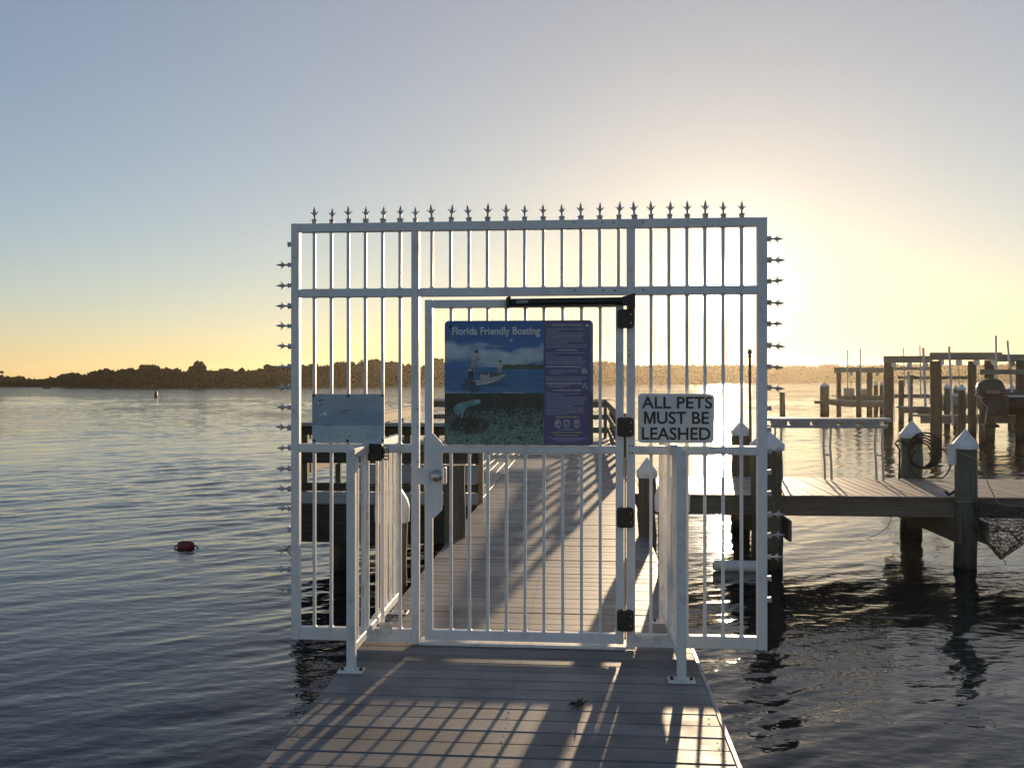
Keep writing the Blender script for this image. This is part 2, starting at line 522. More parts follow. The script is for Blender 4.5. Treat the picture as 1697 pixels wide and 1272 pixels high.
# mud bank: a low strip of land carrying the wood
V, F = [], []
pxs = np.linspace(-420, 2150, 180)
rows = []
for px in pxs:
    D = interp(SHORE, px) + 2.0 * math.sin(px * .05) + 1.5 * math.sin(px * .021)
    rows.append([shore_point(px, D - 1.5, WATER - .3), shore_point(px, D, WATER + .15), shore_point(px, D + 60, WATER + .5), shore_point(px, D + 62, WATER - .4)])
V = [p for row in rows for p in row]
F = [[i * 4 + k, (i + 1) * 4 + k, (i + 1) * 4 + k + 1, i * 4 + k + 1] for i in range(len(pxs) - 1) for k in range(3)]
me = bpy.data.meshes.new('shore'); me.from_pydata(V, [], F); me.materials.append(M['mud'])
setting('shore', me)
# mangrove mass
VV, FF = [], []
N = 280000
px = r.uniform(-420, 2150, N)
tops = np.interp(px, [a for a, b in TOPS], [b for a, b in TOPS])
rough = domes(px)
D0 = np.interp(px, [a for a, b in SHORE], [b for a, b in SHORE]) + 2.0 * np.sin(px * .05) + 1.5 * np.sin(px * .021)
Hh = (HORIZON - (tops + rough)) / FPX * D0 + (EYE[2] - WATER)
u = r.random(N)
zz = WATER + .05 + Hh * (1 - u ** 1.6 * 1.0)
frac = (zz - WATER) / np.maximum(Hh, .1)
depth = 1.0 + 13 * r.random(N) * np.clip(1.15 - frac, 0, 1) ** .6 + 5.0 * frac ** 2
bulge = 1.8 * np.sin(px * .19 + zz * .9) + 1.2 * np.sin(px * .47 - zz * 1.3)
D = D0 + np.maximum(depth + bulge, .2)
a = (px - CX) / FPX
P = np.stack([EYE[0] + D * (-syaw + cyaw * a), EYE[1] + D * (cyaw + syaw * a), zz], 1)
leaf_cloud(VV, FF, P, .46 * (D0 / 260) ** .5, r)
# inner mass keeping the wood opaque
pxs = np.linspace(-420, 2150, 900); core = []
for px_ in pxs:
    D_ = interp(SHORE, px_) + 7
    H_ = (HORIZON - (interp(TOPS, px_) + float(domes(px_)) + 2.5)) / FPX * D_ + (EYE[2] - WATER)
    core.append([shore_point(px_, D_, WATER), shore_point(px_, D_ + 2, WATER + H_ * .8), shore_point(px_, D_ + 12, WATER + H_ * .9), shore_point(px_, D_ + 30, WATER)])
base = sum(len(q) for q in VV)
VV.append(np.array([p for row in core for p in row]))
FF.append(np.array([[base + i * 4 + k, base + (i + 1) * 4 + k, base + (i + 1) * 4 + k + 1, base + i * 4 + k + 1] for i in range(len(pxs) - 1) for k in range(3)]))
wood_o = setting('mangrove_wood', cloud_mesh('mangrove_wood', VV, FF, M['leaf']), 'stuff')

def shore_tree(px, ytop, wpx, hpx, label, lobes=9, open_=0.0, palm=False, seed=0):
    """crown hpx tall and wpx wide whose top reaches ytop; trunk down to the bank"""
    r = np.random.default_rng(100 + seed)
    D = interp(SHORE, px) + 5.5
    k = D / FPX
    c = atD(px, ytop + hpx / 2, D)
    root = thing('palm_tree' if palm else 'shore_tree', label, 'palm' if palm else 'tree', (c[0], c[1], WATER + .2), 'trees rising above the mangrove shore')
    tr = MB()
    tr.tube([(c[0], c[1], WATER + .2), (c[0] + .2, c[1], (WATER + c[2]) / 2), (c[0], c[1], c[2])], [.25, .2, .12], 6)
    if not palm:
        for q in range(4):
            an = r.random() * 6.28
            tr.tube([(c[0] + .1, c[1], c[2] - hpx * k * .55), (c[0] + math.cos(an) * wpx * k * .3, c[1] + math.sin(an), c[2] + hpx * k * .15)], [.12, .05], 5)
    part('trunk', tr, M['bark'], root)
    VV, FF = [], []
    if palm:
        Ps = []
        for q in range(16):
            an = r.random() * 6.28; L = wpx * k * .55
            for s in np.linspace(.05, 1, 16):
                Ps.append((c[0] + math.cos(an) * L * s, c[1] + math.sin(an) * L * s, c[2] + hpx * k * (.35 * math.sin(s * 2.4) + .1 * r.normal() * .5 - .25 * s * s)))
        leaf_cloud(VV, FF, np.array(Ps), .22, r)
    else:
        for q in range(lobes):
            an, rad = r.random() * 6.28, r.random() ** .6
            lc = np.array([c[0] + math.cos(an) * rad * wpx * k * .36, c[1] + math.sin(an) * rad * 2.2, c[2] + hpx * k * (.30 * r.random() + .10 - .42 * rad * r.random())])
            n = 130
            d = r.normal(size=(n, 3)); d /= np.linalg.norm(d, axis=1)[:, None]
            R = np.array([wpx * k * .20, 1.3, hpx * k * .20]) * (.7 + .5 * r.random())
            leaf_cloud(VV, FF, lc + d * R * (r.random((n, 1)) ** .35), .36, r)
    me = cloud_mesh('crown', VV, FF, M['leaf'])
    me.transform(Matrix.Translation((-c[0], -c[1], -c[2])))
    link('crown', me, c, root)
shore_tree(328, 600, 31, 26, 'tallest tree of the shore, rounded crown on a bare trunk left of the gate', 12, seed=1)
shore_tree(250, 604, 36, 20, 'broad domed tree above the mangroves, wider than its neighbours', 14, seed=2)
shore_tree(183, 611, 17, 18, 'small round-headed tree above the low left end of the wood', 7, seed=3)
shore_tree(104, 619, 9, 9, 'tiny thin tree where the far bank meets the nearer wood', 4, seed=4)
shore_tree(3, 614, 8, 7, 'lone palm tree on a thin trunk at the far left of the bank', palm=True, seed=5)
shore_tree(445, 604, 18, 16, 'tree with a flat ragged crown just left of the gate post spikes', 8, seed=6)
shore_tree(609, 596, 54, 22, 'wide domed tree seen through the upper left bars of the gate', 16, seed=7)
shore_tree(724, 593, 22, 20, 'dark tree seen in the gap between gate post and large boating sign', 9, seed=8)
shore_tree(1000, 598, 26, 16, 'feathery tree showing just right of the large boating sign', 9, seed=9)
mb = MB(); p = atZ(77, 644, WATER)
mb.lathe([(.1, -.3), (.9, -.1), (.8, .25), (.35, .5), (.05, .55)], p, 'Z', 9)
solo('rock', mb, M['mud'], 'small dark rock awash off the point of the far left bank', 'rock')

# ------------------------------------------------------------------ walkway
WL, WR, PITCH, DEPTH_Y = -1.415, .668, .145, 20.0
walk = thing('walkway', 'long grey plank walkway running through the gate out over the river', 'dock', (0, 0, 0))
pm = MB().box(WL, WR, -.0695, .0695, -.028, 0, .004)
pm.v = [(x - (WL + WR) / 2, y, z) for x, y, z in pm.v]
pmesh = pm.mesh('plank', M['deck'])
y = -7.5; i = 0
while y < DEPTH_Y:
    link('plank', pmesh, ((WL + WR) / 2 + random.uniform(-.003, .003), y, random.uniform(-.0018, .0012)), walk)
    y += PITCH
sm = MB(); y = -3.2
for i in range(46):
    for xx in (WL + .05, -.38, WR - .05):
        for dy in (-.035, .035):
            sm.lathe([(.0055, .0006), (.0040, .0014)], (xx + random.uniform(-.006, .006), -7.5 + PITCH * (30 + i) + dy, 0), n=6)
so = part('screw_head', sm, M['bronze'], walk); so['kind'] = 'stuff'
for x0, x1 in ((WL + .03, WL + .07), (WR - .07, WR - .03), (-.40, -.36)):
    part('stringer', MB().box(x0, x1, -7.5, DEPTH_Y, -.27, -.0335), M['wood_y'], walk)
for yy in (-5.4, -2.6, 1.1, 4.9, 9.0, 13.0, 17.0):
    part('cross_beam', MB().box(WL - .05, WR + .02, yy - .05, yy + .05, -.50, -.2745), M['wood_x'], walk)
    for xx in (WL + .25, WR - .25):
        part('support_post', MB().lathe([(.12, 0), (.12, WATER * -1 + 1.2)], (xx, yy + .22, WATER - 1.7), n=12), M['wood_z'], walk, smooth=True)
mb = MB().box(WR + .0035, WR + .022, -7.5, DEPTH_Y, -.032, -.004)
part('edge_strip', mb, M['alu_dull'], walk)

# ------------------------------------------------------------------ pilings
def piling(px, D, wpx, y_capbase, label, y_apex=None, cap='white', group='capped mooring pilings', mat_='wood_z', loc=None, r=None, ztop=None, zapex=None, capr=1.13, lean=0):
    if loc is None:
        p = atD(px, 700, D); loc = (p[0], p[1]); k = D / FPX
        r = wpx * k / 2; ztop = EYE[2] + (HORIZON - y_capbase) * k
        zapex = EYE[2] + (HORIZON - y_apex) * k if y_apex else ztop
    root = thing('piling', label, 'piling', (loc[0], loc[1], WATER), group)
    mb = MB(); rn = random.Random(hash(label) % 999)
    zs = np.linspace(WATER - 1.2, ztop, 14)
    mb.tube([(loc[0] + rn.uniform(-.012, .012) + lean * (z - WATER), loc[1] + rn.uniform(-.012, .012), z) for z in zs], [r * (1.04 - .06 * (i / 13) + rn.uniform(-.02, .02)) for i in range(14)], 18)
    part('shaft', mb, M[mat_], root, smooth=True)
    if cap:
        cb = MB(); cx_ = loc[0] + lean * (ztop - WATER)
        h = zapex - ztop
        cb.lathe([(r * 1.04, -.055), (r * capr, -.05), (r * capr, .012), (r * capr * .97, .022), (r * .06, h), (.004, h + .003)], (cx_, loc[1], ztop), 'Z', 24)
        part('cap', cb, M['cap'], root, smooth=True)
    return root
# white caps either side of the walkway close behind the gate
def oct_cap(x, y, ztop, label, r=.125):
    root = thing('piling', label, 'piling', (x, y, WATER), 'capped mooring pilings')
    mb = MB(); zs = np.linspace(WATER - 1.2, ztop, 10)
    mb.tube([(x + random.uniform(-.008, .008), y, z) for z in zs], [r * random.uniform(.97, 1.03) for z in zs], 18)
    part('shaft', mb, M['wood_z'], root, smooth=True)
    cb = MB().lathe([(r * 1.05, -.01), (r * 1.18, 0), (r * 1.2, .12), (r * 1.05, .185), (r * .55, .285), (.02, .30)], (x, y, ztop), 'Z', 16)
    part('cap', cb, M['cap'], root, smooth=True)
p = atD(650, 863, 7.5); oct_cap(p[0], p[1], p[2], 'short piling with a dome-shaped white cap beside the walkway, left of the gate door', .125)
p = atD(1114, 846, 7.6); oct_cap(p[0], p[1], p[2], 'short piling with a dome-shaped white cap behind the right brace of the gate', .125)
piling(754, 9.57, 36, 770, 'flat-topped bare brown piling at the left edge of the walkway', cap=None, group=None)
piling(1072, 9.6, 30, 783, 'slim piling with a pointed white cap at the right edge of the walkway', 758, capr=1.12)
piling(1228, 16.1, 31, 716, 'pointed-cap piling at the far edge of the side dock, against the sun glare', 698)
piling(1271, 12.75, 50, 737, 'thickest capped piling, half hidden behind the right gate post', 712)
piling(1600, 12.75, 35, 737, 'grey-green capped piling with a utility box in front of the side dock', 711, mat_='wood_green')
piling(1511, 15.25, 34, 720, 'capped piling wrapped with a hose coil at the far edge of the side dock', 697, mat_='wood_green')
piling(1296.5, 68, 9, 650, 'lone bare piling out in the river right of the gate', cap=None, group=None)

# ------------------------------------------------------------------ side dock on the right
SD0, SD1, SDX = 7.62, 10.02, 12.5
side = thing('side_dock', 'tan plank dock branching off to the right behind the gate', 'dock', (WR + .03, SD0, 0))
n = int((SDX - WR) / .145)
pm = MB().box(-.0685, .0685, -(SD1 - SD0) / 2, (SD1 - SD0) / 2, -.028, 0, .004)
pmesh = pm.mesh('plank', M['deck_y'])
for i in range(n):
    link('plank', pmesh, (WR + .11 + i * .145, (SD0 + SD1) / 2 + random.uniform(-.006, .006), random.uniform(-.0025, .0015)), side)
part('front_beam', MB().box(WR + .035, SDX, SD0 + .02, SD0 + .07, -.30, -.031, .006), M['wood_x'], side)
part('front_cap', MB().box(WR + .035, SDX, SD0 - .028, SD0 + .016, -.045, -.004, .004), M['wood_x'], side)
part('back_beam', MB().box(WR + .035, SDX, SD1 - .07, SD1 - .02, -.30, -.031, .006), M['wood_x'], side)
for bx in (2.70, 5.37, 8.2, 11.0):
    part('cross_beam', MB().box(bx - .20, bx - .155, SD0 - .42, SD1 + .25, -.60, -.305, .006), M['wood_y'], side)
    part('cross_beam', MB().box(bx + .165, bx + .21, SD0 - .42, SD1 + .25, -.60, -.305, .006), M['wood_y'], side)
for xx in (8.2, 11.0):
    part('support_post', MB().lathe([(.15, 0), (.15, 2.3)], (xx, SD1 - .3, WATER - 1.4), n=14), M['wood_z'], side, smooth=True)

# ------------------------------------------------------------------ platform and railings on the left
PX0, PX1, PY0, PY1 = -3.95, WL - .02, 6.42, 15.0
plat = thing('side_platform', 'dark low platform with deck boards left of the walkway', 'dock', (PX1, PY0, 0))
pm = MB().box(-.0685, .0685, -(PY1 - PY0) / 2, (PY1 - PY0) / 2, -.028, 0, .004); pmesh = pm.mesh('plank', M['deck_y'])
for i in range(int((PX1 - PX0) / .145)):
    link('plank', pmesh, (PX1 - .075 - i * .145, (PY0 + PY1) / 2, -.012 + random.uniform(-.002, .002)), plat)
part('front_beam', MB().box(PX0, PX1, PY0 + .01, PY0 + .06, -.56, -.045, .006), M['wood_dark'], plat)
part('edge_board', MB().box(PX0, PX1, PY0 - .03, PY0 + .008, -.02, atY(640, 815.5, PY0)[2], .004), M['rail_grey'], plat)
part('side_beam', MB().box(PX0 - .055, PX0 - .004, PY0, PY1, -.50, -.045, .006), M['wood_y'], plat)
for q, xx in enumerate((-3.42, -1.75)):
    for yy in (PY0 + .35, 10.5, 14.4):
        part('support_post', MB().lathe([(.125, 0), (.12, 2.0)], (xx, yy, WATER - 1.2), n=14), M['wood_z'], plat, smooth=True)

def railing(label, name, horiz, posts, mats, loc):
    root = thing('railing', label, 'railing', loc, 'wooden dock railings')
    for x0, x1, y0, y1, z0, z1, m_ in horiz: part(name[0], MB().box(x0, x1, y0, y1, z0, z1, .006), M[m_], root)
    for x0, x1, y0, y1, z0, z1 in posts: part('post', MB().box(x0, x1, y0, y1, z0, z1, .006), M[mats], root)
    return root
yF = PY0
zf = lambda py: atY(640, py, yF)[2]
hz = [(PX0 - .05, PX1 - .0, yF - .09, yF + .09, zf(706), zf(700), 'rail_grey'),
      (PX0, PX1, yF + .02, yF + .06, zf(721), zf(706.6), 'wood_dark'),
      (PX0, PX1, yF + .02, yF + .06, zf(768), zf(747), 'wood_dark'),
      (PX0 + .75, PX1, yF - .06, yF - .02, zf(799), zf(769), 'rail_grey'),
      (PX0, PX1, yF + .02, yF + .06, zf(814.5), zf(801), 'wood_dark')]
ps = [(x - .045, x + .045, yF + .065, yF + .155, -.3, zf(707)) for x in (PX0 + .08, -3.0, -2.42, -2.02)]
railing('front railing of the dark platform, between the left gate panel and the walkway', ('rail_board',), hz, ps, 'wood_z', (PX0, yF, 0))
xl = PX0 + .05
hz = [(xl - .07, xl + .07, yF + .3, PY1, 1.02, 1.06, 'rail_tan'), (xl + .03, xl + .06, yF + .3, PY1, .84, 1.015, 'rail_tan'), (xl + .03, xl + .06, yF + .3, PY1, .36, .50, 'rail_tan')]
ps = [(xl - .06, xl + .025, y_ - .045, y_ + .045, -.3, 1.018) for y_ in (8.4, 10.2, 12.0, 13.4, 14.8)]
railing('sunlit tan railing running away along the outer left side of the platform', ('rail_board',), hz, ps, 'wood_z', (xl, yF + .3, 0))
# end post of the platform beside the walkway
solo('rail_post', MB().box(-1.475, -1.375, 6.47, 6.57, -.25, .72, .008), M['rail_tan'], 'square tan wooden post standing at the left edge of the walkway', 'post')
# right-hand railing of the outer walkway and the railing across its end
xr = WR - .03
hz = [(xr - .02, xr + .13, 10.2, 19.7, 1.04, 1.08, 'rail_tan'), (xr + .02, xr + .06, 10.2, 19.7, .84, 1.03, 'wood_y'), (xr + .02, xr + .06, 10.2, 19.7, .50, .66, 'wood_y'), (xr + .02, xr + .06, 10.2, 19.7, .14, .30, 'wood_y')]
ps = [(xr + .065, xr + .15, y_ - .045, y_ + .045, -.3, 1.038) for y_ in np.arange(10.3, 19.7, 1.3)]
railing('slatted railing running away along the right side of the walkway', ('rail_board',), hz, ps, 'wood_z', (xr, 10.2, 0))
hz = [(-4.5, WR + .1, 19.76, 19.88, 1.06, 1.10, 'rail_grey'), (-4.5, WR + .1, 19.80, 19.84, .86, 1.05, 'wood_x'), (-4.5, WR + .1, 19.80, 19.84, .52, .66, 'wood_x'), (-4.5, WR + .1, 19.80, 19.84, .14, .30, 'wood_x')]
ps = [(x - .045, x + .045, 19.845, 19.93, -.3, 1.058) for x in np.arange(-4.4, WR + .1, 1.25)]
railing('railing across the far end of the walkway behind the large sign', ('rail_board',), hz, ps, 'wood_z', (WR, 19.8, 0))
endp = thing('end_platform', 'plank platform closing the far end of the walkway', 'dock', (-1.9, 18.4, 0))
pm = MB().box(-.0685, .0685, -1.35, 1.35, -.028, 0, .004); pmesh = pm.mesh('plank', M['deck_y'])
for i in range(21): link('plank', pmesh, (WL - .09 - i * .145, 18.45, -.004), endp)
part('front_beam', MB().box(-4.5, WL - .02, 17.05, 17.09, -.35, -.035), M['wood_x'], endp)
for xx in (-4.2, -2.4): part('support_post', MB().lathe([(.13, 0), (.13, 2.2)], (xx, 17.5, WATER - 1.2), n=12), M['wood_z'], endp, smooth=True)

# ------------------------------------------------------------------ things on and around the side dock
def table():
    D = 15.1; k = D / FPX
    yb = SD1 - .42; w = .24
    x0, x1 = atY(1270, 713, yb)[0], atY(1475, 713, yb)[0]
    root = thing('dock_table', 'long grey slotted table with round ends on tubular legs, on the side dock', 'table', (x0, yb, 0))
    def stadium(x0, x1, w, n=10):
        pts = []
        for i in range(n + 1):
            a = -math.pi / 2 + math.pi * i / n; pts.append((x1 - w + w * math.cos(a), yb + w * math.sin(a)))
        for i in range(n + 1):
            a = math.pi / 2 + math.pi * i / n; pts.append((x0 + w + w * math.cos(a), yb + w * math.sin(a)))
        return pts
    part('top', MB().prism(stadium(x0, x1, w), .985, 1.035, 'Z'), M['alu_dull'], root)
    part('lower_band', MB().prism(stadium(x0 + .02, x1 - .05, w - .03), .875, .925, 'Z'), M['alu_dull'], root)
    mb = MB(); xs = x0 + .10
    for i in range(5):
        L = .20 + .06 * ((i * 7) % 3)
        part('spacer', MB().box(xs, xs + L, yb - w + .04, yb + w - .06, .926, .984), M['alu_dull'], root); xs += L + .11
    for px in (1290, 1371.5, 1457):
        xa = atY(px, 760, yb)[0]
        for s_, dy in ((-.040, .05), (.040, -.05)):
            xx = xa + s_
            part('leg', MB().tube([(xx, yb + dy, .875), (xx - .012, yb + dy, .55), (xx + .006, yb + dy, .28), (xx + .012, yb + dy, .006)], .019, 10), M['alu'], root, smooth=True)
        part('leg_link', MB().tube([(xa - .04, yb + .05, .42), (xa + .045, yb - .05, .42)], .011, 8), M['alu'], root, smooth=True)
table()
# guide pole with a finial
p = atD(1242.5, 626, 15.9)
root = thing('guide_pole', 'tall thin pole with a small finial, right end of the gate', 'pole', (p[0], p[1], 0))
part('shaft', MB().tube([(p[0] + .02, p[1], -.3), (p[0], p[1], 2.05)], .025, 10), M['wood_z'], root, smooth=True)
part('finial', MB().lathe([(.015, 0), (.04, .03), (.02, .06), (.045, .10), (.03, .15), (.005, .17)], (p[0], p[1], 2.05), n=10), M['wood_z'], root, smooth=True)
# white drain pipe low on the thick piling
p = atD(1190, 936, 12.55); q = atD(1252, 938, 12.55)
root = thing('drain_pipe', 'stubby white plastic pipe sticking out left of the thick piling, above the water', 'pipe', p)
part('coupling', MB().lathe([(.045, 0), (.075, .004), (.075, .13), (.05, .134)], (p[0] - .07, p[1], p[2]), 'X', 16), M['pvc'], root, smooth=True)
part('run', MB().lathe([(.085, 0), (.085, q[0] - p[0] - .02)], (p[0] + .07, p[1], p[2] - .012), 'X', 16), M['pvc'], root, smooth=True)
# hose on the far piling
hp = atD(1511, 760, 15.25); k = 15.25 / FPX
root = thing('hose_coil', 'black hose hung in loops on a capped piling of the side dock', 'hose', (hp[0], hp[1] - .2, hp[2]))
rn = random.Random(4)
cz = EYE[2] + (HORIZON - 752) * k; cxh = hp[0] + .07
for li in range(5):
    rr_ = .20 + .022 * li; pts = []
    for i in range(41):
        a = 2 * math.pi * i / 40
        pts.append((cxh + .03 * rn.uniform(-1, 1) * .3 + .012 * li + rr_ * math.cos(a) * .93, hp[1] - .215 - .012 * li, cz + .02 * li + rr_ * math.sin(a) * 1.04))
    part('loop', MB().tube(pts, .0155, 7), M['rope'], root, smooth=True)
pts = []
for i in range(45):
    a = math.radians(75 - 300 * i / 44)
    pts.append((hp[0] + .20 + .33 * math.cos(a), hp[1] - .27, EYE[2] + (HORIZON - 765) * k + (.30 * math.sin(a))))
pts = [(x, y_, max(z, .02)) for x, y_, z in pts]
part('loop', MB().tube(pts, .012, 7), M['rope'], root, smooth=True)
pA = atD(1490, 795, 15.0)
mb = MB().tube([(pA[0], pA[1], .0), (pA[0] + .01, pA[1], .50), (pA[0] - .06, pA[1], .60), (pA[0] - .03, pA[1], .655), (pA[0] + .05, pA[1], .63), (pA[0] + .13, pA[1], .56)], .016, 8)
solo('water_riser', mb, M['rope'], 'thin dark hooked water pipe standing left of the hose piling', 'pipe', smooth=True)
# utility box, rope and net at the front piling
fp = atD(1600, 760, 12.75); fr = 35 * 12.75 / FPX / 2; k = 12.75 / FPX
zz_ = lambda py: EYE[2] + (HORIZON - py) * k
root = thing('utility_box', 'narrow white box fixed to the left side of the grey-green piling', 'box', (fp[0] - fr - .04, fp[1], zz_(755)))
part('case', MB().box(fp[0] - fr - .075, fp[0] - fr + .012, fp[1] - .05, fp[1] + .06, zz_(770), zz_(738), .012), M['cap'], root)
part('lid', MB().box(fp[0] - fr - .082, fp[0] - fr + .01, fp[1] - .056, fp[1] + .064, zz_(738), zz_(735), .004), M['cap'], root)
pts = []
for i in range(26):
    a = math.radians(200 + 160 * i / 25)
    pts.append((fp[0] + (fr + .022) * math.cos(a), fp[1] + (fr + .022) * math.sin(a), zz_(745) - (zz_(745) - zz_(768)) * i / 25))
pts += [(fp[0] + fr + .05, fp[1] - .1, zz_(775)), (fp[0] + fr + .10, fp[1] - .15, zz_(800)), (fp[0] + fr + .20, fp[1] - .2, zz_(829)), (fp[0] + fr + .32, fp[1] - .22, zz_(832)), (fp[0] + fr + .52, fp[1] - .22, zz_(834)), (fp[0] + fr + .75, fp[1] - .2, zz_(850))]
solo('mooring_rope', MB().tube(pts, .007, 6), M['rope_tan'], 'thin rope wound down the grey-green piling to the hanging net', 'rope', smooth=True)
pts = [(fp[0] + (fr + .006) * math.cos(a), fp[1] + (fr + .006) * math.sin(a), zz_(829) + .006 * math.sin(3 * a)) for a in np.linspace(0, 2 * math.pi, 30)]
solo('tie_cord', MB().tube(pts, .006, 6), M['rope_tan'], 'pale cord tied once round the grey-green piling at deck height', 'cord', smooth=True)
def net():
    root = thing('hanging_net', 'black mesh net bag hanging below the side dock right of the piling', 'net', atD(1660, 835, 12.5))
    r = np.random.default_rng(8)
    nu, nv = 30, 17; G = np.zeros((nv, nu, 3))
    for j in range(nv):
        for i in range(nu):
            u = i / nu * 2 * math.pi; v = j / (nv - 1)
            # flattened bag gathered at the bottom and pinched towards the piling on the left
            cxp = 1672 - 14 * v; half = (58 * (1 - v ** 1.7) + 2) * (1 + .06 * math.sin(5 * u + 2))
            ypx = 834 + 90 * v - (6 * math.cos(u * 2) if v < .5 else 0) + (v * (1 - v)) * 14 * math.cos(u)
            D = 12.45 + .22 * math.sin(u) * (1 - v ** 2)
            G[j, i] = atD(cxp + half * math.cos(u) + r.normal() * 1.3, ypx + r.normal() * 1.2, D)
    mb = MB()
    for j in range(nv):
        for i in range(nu):
            a = G[j, i]
            for (jj, ii) in ((j, (i + 1) % nu), (j + 1, i), (j + 1, (i + 1) % nu)):
                if jj < nv and r.random() < .86: mb.tube([a, G[jj, ii]], .0042, 3, caps=False)
    o = part('mesh', mb, M['net'], root); o['kind'] = 'stuff'
    part('frame', MB().tube([atD(1614, 874, 12.3), atD(1640, 905, 12.25), atD(1661, 925, 12.3), atD(1690, 905, 12.25), atD(1720, 880, 12.3)], .010, 6), M['net'], root)
    part('knot', MB().lathe([(.01, -.03), (.035, -.01), (.03, .03), (.01, .05)], atD(1659, 923, 12.35), n=8), M['rope_tan'], root)
    part('tail', MB().tube([atD(1662, 922, 12.35), atD(1667, 935, 12.35)], .005, 5), M['rope'], root)
    part('strap', MB().tube([atD(1661, 880, 12.15), atD(1668, 873, 12.15), atD(1683, 890, 12.15), atD(1694, 902, 12.15)], .012, 5), M['net'], root)
net()
p0, p1 = atD(1477, 856, 13.2), atD(1435, 892, 13.2)
pts = [tuple(p0[i] * (1 - s) + p1[i] * s - (.03 * math.sin(s * 3.14) if i == 2 else 0) + (.09 * math.sin(s * 3.14) if i == 0 else 0) for i in range(3)) for s in np.linspace(0, 1, 12)]
pts += [tuple(p1[i] + (0.09, 0, -.03)[i] for i in range(3))]
solo('fishing_line', MB().tube(pts, .005, 5), M['rope_tan'], 'loose pale line dangling from the side dock beam over the water', 'line')
mb = MB().tube([atD(1567, 814, 12.9), atD(1573, 820, 12.85), atD(1579, 816, 12.85), atD(1584, 812, 12.9)], .02, 8)
solo('cleat', mb, M['rope'], 'small dark dock cleat beside the foot of the grey-green piling', 'cleat', smooth=True)

# ------------------------------------------------------------------ marina of boat lifts far right
MG = 'pilings of the boat lifts'
def mpile(px, D, wpx, ytop, label, yapex=None):
    return piling(px, D, wpx, ytop, label, yapex, cap='white' if yapex else None, group=MG, capr=1.12)
mpile(1366.5, 66, 14.5, 639, 'stout capped piling at the outer end of the lift docks', 633)
mpile(1390, 66, 7.5, 615, 'slim lift piling under the left end of the low grey beam')
mpile(1423, 62, 8.5, 614, 'slim lift piling in front of the tan dock box')
mpile(1441, 68, 9, 616, 'leaning slim lift piling right of the tan dock box')
mpile(1451.5, 70, 7, 637, 'small capped piling on the outer dock, left of its pale twin', 632)
mpile(1461, 69, 6, 637, 'small pale-capped piling on the outer dock, beside the first thick lift piling', 632)
mpile(1472.5, 45, 15, 601, 'first thick lift piling, carrying the left end of the upper grey beam')
mpile(1493.5, 55, 8.5, 630, 'slim piling right behind the first thick lift piling')
mpile(1509, 58, 7, 622, 'thin back piling midway between the two thick lift pilings')
mpile(1551, 38, 17.5, 598, 'second thick lift piling, broadest one under the highest beam')
mpile(1569.5, 50, 9.5, 642, 'capped piling just right of the second thick lift piling', 634)
mpile(1584, 56, 8, 643, 'dim capped piling between two brighter capped ones of the marina', 637)
mpile(1594, 36, 11.5, 644, 'capped piling with a broad bright cap left of the outboard motor', 636)
mpile(1611, 42, 13, 598, 'thick lift piling left of the outboard motor, under the highest beam')
mpile(1640, 39, 16, 597, 'thick lift piling directly behind the outboard motor')
mpile(1628, 37, 10.5, 668, 'short piling below the outboard motor, left of its neighbour')
mpile(1677, 52, 12, 646, 'squat capped piling behind the covered boat', 636)
mpile(1691, 39, 15, 597, 'thick lift piling at the right end of the marina')
def pole(px0, px1, y0, y1, D, wpx, label, m_='pvc'):
    k = D / FPX
    solo('guide_pole', MB().tube([atD(px1, y1, D), atD(px0, y0, D)], wpx * k / 2, 8), M[m_], label, 'pole', 'boat guide poles in the marina', smooth=True)
pole(1404.5, 1405, 580, 652, 64, 2.0, 'leftmost thin guide pole, rising from the outer lift dock')
pole(1426, 1426.5, 577, 652, 61, 2.0, 'thin guide pole standing against the slim lift piling of the outer dock')
pole(1497, 1499, 576, 640, 53, 1.8, 'thin guide pole over the left part of the upper beam')
pole(1524.5, 1526, 572, 660, 50, 2.2, 'dark thin guide pole left of the thick white one')
pole(1530, 1534, 576, 675, 40, 4.2, 'thick white guide pole just left of the second thick lift piling')
pole(1505, 1507, 615, 672, 43, 3.4, 'white guide pole low between the thick lift pilings')
pole(1573, 1579, 574, 705, 37, 4.0, 'slanting white guide pole right of the second thick lift piling')
pole(1650.5, 1651, 556, 628, 37, 3.4, 'tallest guide pole, above the outboard motor')
pole(1669.5, 1677, 564, 650, 37, 3.6, 'slanting guide pole right of the outboard motor')
def beam(px0, px1, y0, y1, D, label, m_='beam_grey', th=.25, pulleys=0):
    a, b = atD(px0, y1, D), atD(px1, y0, D)
    root = thing('lift_beam', label, 'beam', a, 'beams of the boat lifts')
    part('timber', MB().box(a[0], b[0], a[1] - th / 2, a[1] + th / 2, a[2], b[2], .01), M[m_], root)
    for i in range(pulleys):
        xx = a[0] + (b[0] - a[0]) * (i + .6) / pulleys
        part('pulley', MB().lathe([(.05, -.05), (.13, -.05), (.13, .05), (.05, .05)], (xx, a[1] - .02, a[2] - .10), 'Y', 10), M['alu'], root)
        part('cable', MB().tube([(xx, a[1], a[2] - .1), (xx + .05, a[1], WATER + .4)], .018, 5), M['steel'], root)
beam(1465, 1541.5, 589.5, 601, 44.6, 'upper grey lift beam between the two thick pilings, lower of the two high ones', pulleys=3)
beam(1542, 1655, 584, 596.5, 38, 'highest grey lift beam, right of the second thick piling', pulleys=4)
beam(1648, 1740, 587, 599, 39.5, 'grey lift beam running out at the right edge, behind the tallest guide pole', pulleys=2)
beam(1626, 1740, 612, 620, 36.2, 'grey lift beam just above the outboard motor')
beam(1383, 1470, 609, 617, 65, 'low grey beam on slim pilings at the left end of the marina', pulleys=2)
